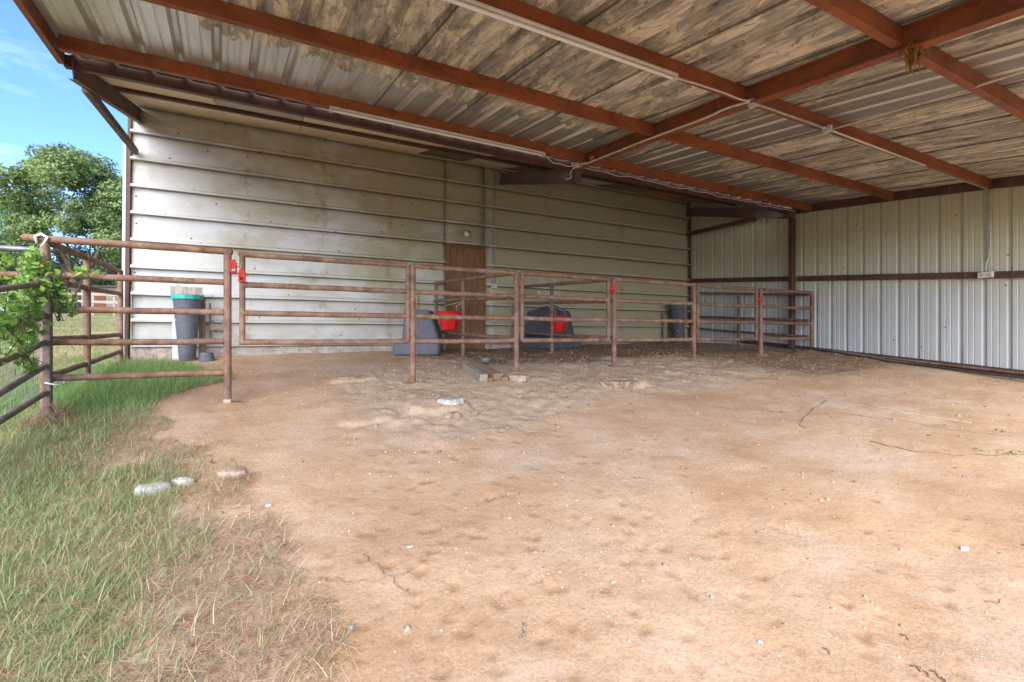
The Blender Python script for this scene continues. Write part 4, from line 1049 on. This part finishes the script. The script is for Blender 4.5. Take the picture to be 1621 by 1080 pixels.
cable('conduit', 'grey conduit under the purlin between the two right hand boxes', [(J1[0]+.08, 2.9, J1[2]), (J2[0]-.07, 2.9, J2[2])], .013, 'galv', 'conduit', 1)
q = at_v(1465, 262, 2.90); cable('conduit', 'short white conduit running right from the second box and ending under the purlin', [(J2[0]+.08, 2.9, J2[2]), (q.x, 2.9, q.z-.005)], .011, 'white_metal', 'conduit', 1)
q2 = (SU-.06, 2.98, 2.19)
wz = lambda y_: at_u(1577, y_, SU-.03)
cable('conduit', 'thin grey conduit that bends down the white wall to an outlet box', [(J2[0]+.07, 2.93, J2[2]+.0), (J2[0]+.25, 2.99, J2[2]+.02), (7.0, 2.99, 2.235), (q2[0]-.1, 2.99, 2.2), (SU-.05, 2.98, 2.14), (SU-.04, 2.97, 1.7), (SU-.04, 2.97, 1.25), (SU-.07, 3.0, 1.08), (SU-.09, 3.0, .96)], .010, 'galv', 'conduit')
e1 = at_v(1535, 137, 1.74); e1.z = 2.085
J2v = Vector(J2); ext = J2v+(e1-J2v)*1.75; ext.z = e1.z-.05
cable('conduit', 'cream conduit crossing from the second box under the nearest purlin towards the right', [J2v+Vector((.05, -.03, 0)), e1, ext], .011, 'cable', 'conduit')
cable('cable', 'loose white cable looping from the far strip light to the eave box', [(3.3, 5.52, 2.50), (3.45, 5.60, 2.46), (3.6, 5.66, 2.49), (3.75, 5.66, 2.475), (J3[0], J3[1], J3[2])], .008)
pts = []
for k, u in enumerate(np.linspace(J3[0]+.08, 9.3, 34)):
    pts.append((u, 5.74+.02*math.sin(k*1.7), 2.585+tilt(u)-.020*abs(math.sin(k*.4))+(.006*math.sin(k*2.3))))
cable('cable', 'thin white cord strung along the eave beam towards the far right corner', pts, .0065)
cable('cable', 'drooping white wire tail under the eave box', [J3, (J3[0]-.06, 5.72, 2.43), (J3[0]-.02, 5.78, 2.36), (J3[0]-.10, 5.8, 2.34)], .007)
def outlet(label, x, y, z, w, h, ax):
    o = thing('outlet_box', label, 'outlet box', (x, y, z)); mb = MB()
    if ax == 'y': mb.box((x-w/2, y-.04, z-h/2), (x+w/2, y, z+h/2))
    else: mb.box((x-.05, y-w/2, z-h/2), (x, y+w/2, z+h/2))
    bevel(mb.build('box', 'white_metal', o), .006, 2); mb = MB()
    for s_ in (-1, 1):
        if ax == 'y': mb.box((x+s_*w*.25-.014, y-.046, z-.02), (x+s_*w*.25+.014, y-.04, z+.02))
        else: mb.box((x-.056, y+s_*w*.25-.018, z-.022), (x-.05, y+s_*w*.25+.018, z+.022))
    mb.build('cover', 'galv', o)
outlet('small white outlet box on the brown girt of the white wall', SU-.062, 3.0, .905, .17, .09, 'x')
outlet('small outlet box at the foot of the conduits right of the brown door', 3.90, 8.64, 1.00, .13, .09, 'y')
cable('conduit', 'taller grey conduit rising to the bracket beside the brown door', [(3.93, 8.655, 1.03), (3.93, 8.655, 2.2), (3.93, 8.655, 3.3)], .010, 'galv', 'conduit', 1)
cable('conduit', 'grey conduit that bends left above the brown door', [(3.855, 8.655, 1.03), (3.855, 8.655, 2.20), (3.82, 8.655, 2.30), (3.72, 8.655, 2.33), (3.45, 8.655, 2.33)], .010, 'galv', 'conduit')
lb = thing('bulb_light', 'bare cream bulb in a socket on the wall above the brown door', 'light fixture', (3.33, 8.65, 2.05))
mb = MB(); mb.lathe([(0, 0), (.05, 0), (.05, .02), (.03, .03), (.03, .06)], (0, 0, 0), 16); o = mb.build('socket', 'galv', None, True); o.parent = lb; o.rotation_euler = (R(90), 0, 0)
mb = MB(); mb.lathe([(.028, .06), (.05, .10), (.06, .13), (.052, .165), (.03, .185), (0, .19)], (0, 0, 0), 16); o = mb.build('bulb', 'ceramic', None, True); o.parent = lb; o.rotation_euler = (R(115), 0, R(-30))
# nests
n0 = at_v(1443, 84, 1.66); rs = random.Random(3); mb = MB()
for k in range(46):
    p = Vector((n0.x+rs.gauss(0, .018), 1.66+rs.gauss(0, .018), 2.09-rs.random()*.03)); L = rs.uniform(.05, .20)
    mb.tube([p, p+Vector((rs.gauss(0, .02), rs.gauss(0, .02), -L*.5)), p+Vector((rs.gauss(0, .012), rs.gauss(0, .012), -L))], [.008, .007, .002], 5)
tag(mb.build('straw_nest', 'nest', None, True), 'ragged straw nest hanging from the crossing of rafter and nearest purlin', 'nest')
rock('mud_nest', 'mud nest on the rafter closest to the eave box', 'nest', (RU-.07, 5.55, 2.52), .055, .05, .05, 'nest', 31)
rock('mud_nest', 'mud nest around the long white conduit, a little nearer than the other', 'nest', (RU-.10, 5.32, 2.51), .04, .045, .042, 'nest', 32)

# ---------------------------------------------------------------- blades, straw, chips (scattered by density)
def ribbons(name, P, D, L, W, rise, droop, tint, material, seg=3, tipw=.15):
    """P (n,3) roots, D (n,) heading, L length, W width, rise: initial slope (0 flat..1 upright)"""
    n = len(P); V_ = np.zeros((n, seg+1, 2, 3)); hx, hy = np.cos(D), np.sin(D)
    pos = P.copy(); ang = rise.copy(); tw = rng.uniform(-.6, .6, n)
    for k in range(seg+1):
        w_ = W*(1-(1-tipw)*(k/seg)**1.3)
        sxv = -np.sin(D+tw); syv = np.cos(D+tw)
        V_[:, k, 0] = pos+np.c_[sxv*w_, syv*w_, np.zeros(n)]; V_[:, k, 1] = pos-np.c_[sxv*w_, syv*w_, np.zeros(n)]
        st = L/seg; pos = pos+np.c_[hx*np.cos(ang)*st, hy*np.cos(ang)*st, np.sin(ang)*st]
        ang = ang-droop/seg; D2 = rng.normal(0, .16, n); hx, hy = hx*np.cos(D2)-hy*np.sin(D2), hx*np.sin(D2)+hy*np.cos(D2)
    idx = np.arange(n)[:, None]*(seg+1)*2
    F_ = np.concatenate([np.stack([idx[:, 0]+2*k, idx[:, 0]+2*k+1, idx[:, 0]+2*k+3, idx[:, 0]+2*k+2], 1) for k in range(seg)])
    T = np.repeat(tint, (seg+1)*2, axis=0)
    return fast_mesh(name, V_.reshape(-1, 3), F_, material, T)
def edge_d(x, y): return seg_dist(x, y, EDGE)
def sample(n, lo, hi, dens):
    x = rng.uniform(lo[0], hi[0], n); y = rng.uniform(lo[1], hi[1], n); k = rng.random(n) < dens(x, y); return x[k], y[k]
def inturf(x, y): return wpip(x, y, TURF) & ~((y > 8.6) & (x > -2.1))
def green_w(x, y):
    e = edge_d(x, y); p = fbm(x, y, 1.6, 3, 31)
    near_barn = np.exp(-(((x+1.5)/.75)**2+((y-6.6)/1.3)**2))
    g = sstep(.25, .80, e+(p-.5)*1.1)*sstep(.32, .50, p+.16*np.clip(e, 0, 1))
    return np.clip(g+near_barn*1.3, 0, 1)
def col_lerp(a_, b_, t): return np.array(a_)[None]*(1-t[:, None])+np.array(b_)[None]*t[:, None]
# green grass, near
x, y = sample(430000, (-5.2, .25), (.45, 9.0), lambda x, y: inturf(x, y)*np.clip(green_w(x, y)*.85+.05+.25*np.exp(-((x+1.7)**2+(y-1.2)**2)/.8), 0, 1)*np.where(x > -2.6, 1, .55))
n = len(x); p = fbm(x, y, 7, 2, 4); t = np.clip(rng.normal(.45, .28, n), 0, 1)
tint = col_lerp((.19, .27, .09), (.42, .49, .25), t); yel = rng.random(n) < .22; tint[yel] = col_lerp((.42, .38, .16), (.55, .47, .26), rng.random(yel.sum()))
near_b = ((x > -2.6) & (y > 5.4))
L = rng.uniform(.04, .115, n)*(0.6+.8*p)*np.where(near_b, 1.35, .95); tint[near_b] = tint[near_b]*np.array([.85, 1.12, .85])
P = np.c_[x, y, Hs(x, y)-.006]
tag(ribbons('grass', P, rng.uniform(0, 6.28, n), L, rng.uniform(.0013, .0028, n), rng.uniform(.6, 1.45, n), rng.uniform(.3, 1.6, n), tint, M['blade']), 'short bright green grass growing beside the sandy yard', 'grass', None, 'stuff')
print('green', n)
# dry grass: lying and half standing straw, thickest along the sand edge
def dry_dens(x, y):
    e = edge_d(x, y); i = inturf(x, y); p = fbm(x, y, 2.3, 3, 77)
    a_ = np.where(i, .16+.84*np.exp(-(np.maximum(e-.15, 0)/.50)**2), np.exp(-(e/.08)**2)*.5*sstep(.45, .6, p))
    return np.clip(a_*sstep(.30, .55, p+.12*(e < .35)), 0, 1)*np.where(x > -3.0, 1, .4)
x, y = sample(330000, (-4.6, .25), (.7, 8.4), dry_dens); n = len(x); k = rng.random(n)
tint = col_lerp((.36, .235, .15), (.80, .64, .44), np.clip(rng.normal(.55, .28, n), 0, 1)); dk_ = rng.random(n) < .15; tint[dk_] *= .55
rise = np.where(k < .9, rng.uniform(-.02, .22, n), rng.uniform(.4, 1.1, n)); P = np.c_[x, y, Hs(x, y)+rng.uniform(-.002, .016, n)]
tag(ribbons('dry_grass', P, rng.uniform(0, 6.28, n), rng.uniform(.03, .14, n), rng.uniform(.0008, .0020, n), rise, rng.uniform(.1, .9, n), tint, M['blade'], 4), 'matted tan dead grass along the edge of the sand', 'dry grass', None, 'stuff')
print('dry', n)
# thicker pale runners in the dead grass
x, y = sample(5200, (-2.5, .4), (.55, 5.2), lambda x, y: np.where(inturf(x, y), np.exp(-(edge_d(x, y)/.40)**2), 0)*.5*sstep(.42, .6, fbm(x, y, 2.0, 3, 12))); n = len(x)
P = np.c_[x, y, Hs(x, y)+.006]
tag(ribbons('runner_tangle', P, rng.uniform(0, 6.28, n), rng.uniform(.08, .28, n), rng.uniform(.0014, .0028, n), rng.uniform(.0, .16, n), rng.uniform(.1, .8, n), col_lerp((.45, .30, .17), (.70, .55, .36), rng.random(n)), M['blade'], 6, .5), 'tangle of thick pale dead runners on the sand edge', 'dry grass', None, 'stuff')
# dead weeds heaped round the corner post
n = 900; a_ = rng.uniform(0, 6.28, n); q_ = rng.random(n)**.6*.22; x = -1.80+q_*np.cos(a_)*.9; y = 5.28+q_*np.sin(a_)*1.3
P = np.c_[x, y, Hs(x, y)+rng.uniform(0, .22, n)*(1-q_/.24)]
tag(ribbons('dead_weeds', P, rng.uniform(0, 6.28, n), rng.uniform(.06, .20, n), rng.uniform(.0012, .003, n), rng.uniform(-.6, 1.2, n), rng.uniform(.4, 2.2, n), col_lerp((.30, .18, .11), (.68, .50, .33), rng.random(n)), M['blade'], 5), 'dead brown weeds heaped round the foot of the corner post', 'dead weeds', None, 'stuff')
# field beyond the fences
x, y = sample(60000, (-16, 5.6), (-2.1, 30), lambda x, y: np.clip(1.1-y/34, .2, 1)*sstep(.3, .5, fbm(x, y, .8, 3, 6))); n = len(x); P = np.c_[x, y, Hs(x, y)-.01]
t = np.clip(fbm(x, y, .5, 3, 9)*1.6-.35+rng.normal(0, .15, n), 0, 1)
tag(ribbons('pasture_grass', P, rng.uniform(0, 6.28, n), rng.uniform(.06, .15, n), rng.uniform(.004, .010, n), rng.uniform(.5, 1.4, n), rng.uniform(.3, 1.3, n), col_lerp((.15, .24, .06), (.44, .39, .21), t), M['blade']), 'thin pasture grass on the field behind the left fence', 'grass', None, 'stuff')
# chips of pale gravel, crumbs of earth, bits of hay, fallen leaves
def chips(name, label, cat, x, y, s, tint, flat=.6, lift=.2):
    n = len(x); base = np.array([(1,0,0),(0,1,0),(-1,0,0),(0,-1,0),(0,0,1),(0,0,-1)], float)
    f = np.array([(0,1,4),(1,2,4),(2,3,4),(3,0,4),(1,0,5),(2,1,5),(3,2,5),(0,3,5)])
    V_ = base[None]*s[:, None, None]*rng.uniform(.55, 1.25, (n, 6, 1)); V_[:, :, 2] *= flat
    a_ = rng.uniform(0, 6.28, n); c_, s_ = np.cos(a_)[:, None], np.sin(a_)[:, None]
    V_[:, :, 0], V_[:, :, 1] = V_[:, :, 0]*c_-V_[:, :, 1]*s_*.8, V_[:, :, 0]*s_+V_[:, :, 1]*c_*.8
    V_ += np.c_[x, y, Hs(x, y)+s*lift][:, None, :]
    F_ = (f[None]+np.arange(n)[:, None, None]*6).reshape(-1, 3)
    return tag(fast_mesh(name, V_.reshape(-1, 3), F_, M['chip'], np.repeat(tint, 6, axis=0)), label, cat, None, 'stuff')
def sand_ok(x, y): return (~wpip(x, y, TURF)) & (x < 9.5) & (x > -2)
x, y = sample(19000, (-1.9, .35), (9.5, 8.6), lambda x, y: sand_ok(x, y)*(.22+.6*sstep(.45, .65, fbm(x, y, .9, 3, 44)))*np.where(y < 5, 1, .8)); n = len(x)
s = .0018+.0075*rng.random(n)**6+.0014*(y/4)
chips('gravel', 'scattered white gravel chips on the sandy ground', 'gravel', x, y, s, col_lerp((.42, .35, .27), (.76, .72, .66), rng.random(n)))
def crumb_d(x, y):
    c_, d_ = zones(x, y); return sand_ok(x, y)*(.06+.75*np.clip(c_+d_*.55, 0, 1)*sstep(.35, .6, fbm(x, y, 2.2, 3, 61)))
x, y = sample(60000, (-1.9, .35), (9.5, 8.6), crumb_d); n = len(x)
chips('earth_crumbs', 'loose crumbs of dry earth on the churned mound', 'earth', x, y, .003+.019*rng.random(n)**4, col_lerp((.24, .15, .09), (.52, .39, .28), rng.random(n)), .7, .1)
x, y = sample(60000, (-1, .4), (9.5, 8.5), lambda x, y: sand_ok(x, y)*(np.clip(zones(x, y)[1]+.35*zones(x, y)[0], 0, 1)*sstep(.42, .62, fbm(x, y, 1.3, 4, 99))*.5+.018+.05*sstep(.55, .7, fbm(x, y, .8, 3, 98)))); n = len(x)
P = np.c_[x, y, Hs(x, y)+rng.uniform(.0, .012, n)]
tag(ribbons('hay_litter', P, rng.uniform(0, 6.28, n), rng.uniform(.02, .09, n)*np.where(y < 4, .6, 1), rng.uniform(.0008, .0022, n)*np.where(y < 4, .6, 1), rng.uniform(0, .25, n), rng.uniform(0, .5, n), col_lerp((.20, .13, .06), (.52, .40, .22), rng.random(n)), M['blade'], 3), 'trampled hay and stems scattered over the dark stall soil', 'hay', None, 'stuff')
x, y = sample(1500, (-2.6, .4), (.4, 4.6), lambda x, y: inturf(x, y)*np.exp(-(edge_d(x, y)/.5)**2)*.4); n = len(x); P = np.c_[x, y, Hs(x, y)+.018]
tag(ribbons('fallen_leaves', P, rng.uniform(0, 6.28, n), rng.uniform(.025, .05, n), rng.uniform(.006, .014, n), rng.uniform(-.2, .5, n), rng.uniform(-.6, .9, n), col_lerp((.26, .12, .06), (.50, .27, .15), rng.random(n)), M['blade'], 3, .1), 'reddish brown fallen leaves caught in the dead grass', 'leaves', None, 'stuff')
# single runners and twigs on the sand
def runner(label, pxs, r=.003, m='tan_wood', name='dry_runner', cat='dry runner', grp='dry runners lying on the sand'):
    P = [G(*q) for q in pxs]; pts = []
    for i in range(len(P)-1):
        for k in range(6):
            q = P[i].lerp(P[i+1], k/6); q.x += .012*math.sin(i*3+k*1.9); q.y += .012*math.cos(i*2+k*1.4); q.z = H(q.x, q.y)+r*.8+.004*abs(math.sin(k+i)); pts.append(q)
    mb = MB(); mb.tube(pts, [r*(1-.5*i/len(pts)) for i in range(len(pts))], 6); return tag(mb.build(name, m, None, True), label, cat, grp)
runner('dry runner reaching right from the dead grass onto the sand', [(505, 918), (545, 924), (600, 920), (655, 905)], .0035)
runner('thin dry runner slanting down across another on the sand', [(575, 880), (605, 905), (640, 935), (660, 945)], .003)
runner('dark dry runner at the lower edge of the dead grass', [(515, 950), (518, 985), (508, 1025), (490, 1062)], .003)
runner('very long dark runner crossing the sand from the middle to the right edge', [(1130, 645), (1220, 652), (1320, 655), (1420, 665), (1500, 680), (1621, 694)], .0045)
runner('forked dark runner bending down towards the middle of the sand', [(1310, 635), (1285, 652), (1265, 672), (1275, 680)], .005)
runner('long thin runner at the right with green leaves at its end', [(1380, 700), (1440, 714), (1520, 722), (1600, 720), (1640, 722)], .0045)
runner('straw coloured stem lying level before the far dirt at the right', [(1370, 640), (1420, 652), (1480, 662), (1550, 672)], .0045, 'cable')
runner('thin grey wire bit on the open sand, centre right', [(1000, 757), (1018, 758), (1034, 760)], .003, 'stone_grey', 'wire_scrap', 'wire')
runner('short grey twig near the bottom middle', [(829, 992), (830, 1004), (826, 1016)], .004, 'grey_wood', 'twig', 'twig')
for lab, pxs in (('dark twig pressed in the sand at the bottom right corner, leftmost of the pair', [(1448, 1058), (1465, 1066), (1480, 1078)]), ('dark twig in the bottom right corner beside another twig', [(1478, 1066), (1492, 1076), (1500, 1082)]), ('short dark twig on pale sand right of the bottom centre', [(1307, 1030), (1319, 1040)]), ('small dark twig on the pale sand above the corner twigs', [(1430, 1008), (1445, 1018)]), ('small straight twig lying level at the right edge of the sand', [(1565, 956), (1597, 953)])):
    runner(lab, pxs, .0028, 'tan_wood', 'twig', 'twig', 'twigs on the pale sand')

# ---------------------------------------------------------------- leaves, vine, trees
def leaf_cloud(name, C, S, N, tint, material, parent=None, up=.35):
    """leaf shaped quads at C (n,3), half length S, preferred normal N (n,3)"""
    n = len(C); q = rng.normal(size=(n, 3))*.7+N; q[:, 2] += up; q /= np.linalg.norm(q, axis=1)[:, None]
    a_ = np.cross(q, rng.normal(size=(n, 3))); a_ /= np.linalg.norm(a_, axis=1)[:, None]; b_ = np.cross(q, a_)
    s_ = S[:, None]
    V_ = np.stack([C-a_*s_, C+b_*s_*.62-a_*s_*.15+q*s_*.12, C+a_*s_, C-b_*s_*.62-a_*s_*.15+q*s_*.12], 1)
    F_ = np.arange(n*4).reshape(n, 4)
    return fast_mesh(name, V_.reshape(-1, 3), F_, material, np.repeat(tint, 4, axis=0), False, parent)
def weed(label, px, py, sz, m_):
    p = G(px, py); C = np.array([p])+rng.normal(size=(m_, 3))*np.array([sz*1.6, sz, sz*.25]); C[:, 2] = p.z+.012+np.abs(C[:, 2]-p.z)
    tag(leaf_cloud('weed', C, rng.uniform(.008, .016, m_), np.tile([0, -.2, .8], (m_, 1)), col_lerp((.07, .16, .04), (.22, .38, .09), rng.random(m_)), M['leaf']), label, 'weed')
weed('green leaves at the right end of the long thin runner', 1600, 721, .05, 26)
weed('few small green leaves partway along the long thin runner', 1545, 716, .03, 9)
weed('dark green sprig on the upper runner near the right edge', 1578, 684, .035, 12)
weed('tiny dark green sprig on the upper runner, farther left', 1490, 676, .03, 8)
def vine(label, blobs, nleaf, seed):
    root = thing('vine', label, 'vine', (-1.85, 5.2, -.6)); C_, T_ = [], []; mb = MB(); r_ = random.Random(seed)
    for (u, v, z, ru, rv, rz, w_) in blobs:
        m_ = int(nleaf*w_); d_ = rng.normal(size=(m_, 3)); d_ /= np.linalg.norm(d_, axis=1)[:, None]; rr = rng.random(m_)**.45
        C_.append(np.array([u, v, z])+d_*rr[:, None]*np.array([ru, rv, rz])); T_.append(np.clip(rng.normal(.5, .25, m_), 0, 1))
        for _ in range(5):
            p = Vector((u+r_.gauss(0, ru*.4), v+r_.gauss(0, rv*.5), z-rz)); q = Vector((u+r_.gauss(0, ru*.5), v+r_.gauss(0, rv*.6), z+rz*r_.uniform(.3, 1.1)))
            m2 = p.lerp(q, .5)+Vector((r_.gauss(0, .05), r_.gauss(0, .08), 0)); mb.tube([p, m2, q], [.004, .003, .0015], 5)
    cs = sorted([Vector(b_[:3]) for b_ in blobs], key=lambda q: (round(q.y*2-q.x), q.z)); mb.tube(cs, .005, 6)
    for b_ in blobs: mb.tube([Vector(b_[:3])+Vector((0, 0, -b_[5])), Vector(b_[:3]), Vector(b_[:3])+Vector((.02, 0, b_[5]))], .004, 5)
    C = np.concatenate(C_); t = np.concatenate(T_)
    tint = col_lerp((.09, .22, .04), (.38, .55, .13), t)
    leaf_cloud('leaves', C, rng.uniform(.010, .042, len(C)), np.tile([.25, -.5, .3], (len(C), 1)), tint, M['leaf'], root)
    mb.build('stems', 'bark', root)
    return root
vine('leafy green vine climbing over the corner post and the sloping gate', [
    (-1.92, 5.40, .55, .10, .10, .22, .14), (-1.88, 5.22, .38, .12, .20, .12, .14), (-1.84, 5.00, .22, .10, .24, .16, .14), (-1.80, 4.60, .14, .10, .34, .18, .14),
    (-1.86, 5.22, .10, .08, .12, .18, .08), (-1.82, 4.85, -.04, .07, .22, .20, .10), (-1.79, 5.47, .36, .05, .05, .24, .07), (-1.78, 4.3, .0, .10, .3, .28, .14), (-1.84, 5.05, -.22, .05, .14, .10, .03)], 1500, 3)
vine('loose pale green vine on the grey topped fence leading left', [
    (-2.3, 5.60, .50, .32, .10, .12, .35), (-2.9, 5.62, .50, .40, .12, .14, .30), (-3.7, 5.60, .42, .5, .12, .2, .25), (-2.15, 5.58, .68, .18, .06, .08, .10), (-2.5, 5.60, .25, .4, .10, .2, .12)], 700, 4)
vine('few trailing vine shoots reaching right along the second rail', [(-1.62, 5.50, .56, .16, .04, .05, .5), (-1.70, 5.48, .28, .05, .05, .12, .5)], 110, 5)

def dirpt(px, fwd):
    a = (px-810.5)/726; return Vector((fwd*(SY+CY*a), fwd*(CY-SY*a), 0))
def tree(label, px, fwd, top_y, rad, dark, light, nleaf=16000, leaf=.11, seed=0, squash=.8, trunk=.28, name='oak_tree', bare=0, low=.30):
    r_ = random.Random(seed); b = dirpt(px, fwd); g = H(b.x, b.y); top = (530-top_y)/726*fwd; Ht = top-g
    root = thing(name, label, 'tree', (b.x, b.y, g)); mb = MB(); ends = []
    def limb(p, d, L, r, depth):
        pts = [p]; rr = [r]; q = p.copy(); dd = d.copy()
        for k in range(4):
            dd = (dd+Vector((r_.gauss(0, .16), r_.gauss(0, .16), r_.gauss(.04, .10)))).normalized(); q = q+dd*L/4; pts.append(q.copy()); rr.append(r*(1-.14*(k+1)))
        mb.tube(pts, rr, 8 if depth < 2 else 5)
        if depth >= 3: ends.append(q); return
        for _ in range(3 if depth < 2 else 3):
            ax = Vector((r_.gauss(0, 1), r_.gauss(0, 1), r_.gauss(.25, .5))).normalized()
            limb(pts[r_.choice((2, 3, 4))], (dd*.6+ax*.9).normalized(), L*r_.uniform(.6, .8), rr[-1]*.68, depth+1)
            if depth >= 1: ends.append(q+Vector((r_.gauss(0, .3), r_.gauss(0, .3), 0)))
    base = Vector((b.x, b.y, g-.2)); tl = Ht*low
    limb(base, Vector((r_.gauss(0, .08), r_.gauss(0, .08), 1)).normalized(), tl+.2, trunk*.9, 0)
    fork = base+Vector((0, 0, tl))
    for k in range(5):
        a_ = k*2*math.pi/5+r_.random(); limb(fork-Vector((0, 0, .2)), Vector((math.cos(a_)*.9, math.sin(a_)*.9, r_.uniform(.5, 1.0))).normalized(), rad*.62, trunk*.5, 1)
    mb.build('trunk', 'bark', root, True)
    # crown: many leaf clumps inside an uneven ellipsoid
    cz = g+tl+(Ht-tl)*.52; rz = (Ht-tl)*.52; NC = int(70*(1 if rad > 2 else .5)); C_, N_, T_ = [], [], []
    for k in range(NC):
        d_ = np.array([r_.gauss(0, 1), r_.gauss(0, 1), r_.gauss(.15, 1)]); d_ /= np.linalg.norm(d_); rr = r_.uniform(.35, 1.0)**.6
        ctr = np.array([b.x, b.y, cz])+d_*rr*np.array([rad*.9, rad*.9, rz*.88])
        cr = r_.uniform(.16, .30)*rad; m_ = int(nleaf/NC*(cr/(.23*rad))**2); tone = r_.uniform(-.22, .22)
        e = rng.normal(size=(m_, 3)); e /= np.linalg.norm(e, axis=1)[:, None]; er = rng.random(m_)**.5
        # ragged clumps: leaves gather in sprays
        spray = (vnoise(e[:, 0]*3+k*7, e[:, 1]*3+e[:, 2]*2, k) > .34)
        e, er = e[spray], er[spray]; pts = ctr+e*(er*cr)[:, None]*np.array([1, 1, squash])
        C_.append(pts); N_.append(e); T_.append(np.clip(.5+tone+rng.normal(0, .18, len(e)), 0, 1))
    C = np.concatenate(C_); N = np.concatenate(N_); t = np.concatenate(T_)
    leaf_cloud('crown', C, rng.uniform(.6, 1.3, len(C))*leaf, N, col_lerp(dark, light, t), M['leaf'], root, .5)
    return root
tree('big spreading oak in full leaf behind the left fences, tallest of the trees', 118, 27, 232, 4.1, (.10, .155, .055), (.32, .42, .16), 68000, .088, 11, .75, .34, low=.24)
tree('pale green tree at the left edge of the picture behind the big oak', -20, 33, 292, 3.9, (.16, .24, .11), (.38, .48, .24), 24000, .10, 12, .8, .25, 'broadleaf_tree')
tree('dark leafy tree behind the big oak, right against the barn corner', 205, 31, 272, 3.2, (.08, .14, .055), (.25, .36, .14), 20000, .10, 13, .8, .25, 'broadleaf_tree')
tree('round tree far left out beyond the pale one', -95, 27, 330, 3.4, (.11, .19, .07), (.30, .42, .16), 16000, .10, 14, .8, .25, 'broadleaf_tree')
k = 0
for px, fw, ty, rd, lab in ((20, 38, 400, 3.4, 'low dark bush under the pale tree at the left edge'), (75, 40, 405, 3.2, 'low bush behind the trunk of the big oak'), (135, 40, 398, 3.4, 'low bush right of the oak trunk beyond the far fence'), (190, 38, 408, 3.0, 'low bush by the barn corner beyond the far fence'), (-45, 40, 395, 3.6, 'low bush at the far left beyond the pasture'), (245, 40, 400, 3.4, 'low bush hidden behind the barn corner')):
    if px > 230: continue
    tree(lab, px, fw, ty, rd, (.08, .13, .06), (.24, .34, .14), 12000, .11, 40+k, .85, .12, 'bush', low=.08); k += 1

# far pens beyond the pasture
def far_fence(label, x0, x1, fwd, n, h, m, nr):
    a_, b_ = dirpt(x0, fwd), dirpt(x1, fwd); o = thing('wooden_fence', label, 'fence', (a_.x, a_.y, H(a_.x, a_.y)))
    P = [a_.lerp(b_, k/n) for k in range(n+1)]
    for p in P:
        g = H(p.x, p.y); mb = MB(); mb.beam((p.x, p.y, g-.2), (p.x, p.y, g+h), .12, .12, (0, 1, 0), .01); mb.build('post', m, o)
    for k in range(nr):
        z = h*(.25+.68*k/max(nr-1, 1)); mb = MB()
        for p, q_ in zip(P[:-1], P[1:]): mb.beam((p.x, p.y-.08, H(p.x, p.y)+z), (q_.x, q_.y-.08, H(q_.x, q_.y)+z), .03, .14)
        mb.build('rail', m, o)
far_fence('far grey wooden rail fence beyond the pasture', -90, 215, 24, 9, 1.15, 'grey_wood', 3)
sh = thing('shed', 'low pale shed with a rust red door far behind the pasture fence', 'shed', dirpt(165, 29))
a_, b_ = dirpt(128, 29), dirpt(215, 29); g = H(a_.x, a_.y); dd = (b_-a_).normalized(); nn = Vector((-dd.y, dd.x, 0))
mb = MB(); mb.beam(a_+nn*1.2+Vector((0, 0, g+.8)), b_+nn*1.2+Vector((0, 0, g+.8)), 2.4, 1.8); mb.build('walls', 'grey_wood', sh)
mb = MB(); mb.beam(a_+nn*1.2-dd*.2+Vector((0, 0, g+1.75)), b_+nn*1.2+dd*.2+Vector((0, 0, g+1.75)), 2.9, .10); mb.build('roof', 'weathered_tube', sh)
c_ = a_.lerp(b_, .32); mb = MB(); mb.beam(c_-dd*.45-nn*.02+Vector((0, 0, g+.75)), c_+dd*.45-nn*.02+Vector((0, 0, g+.75)), .05, 1.4); mb.build('door', 'purlin', sh)
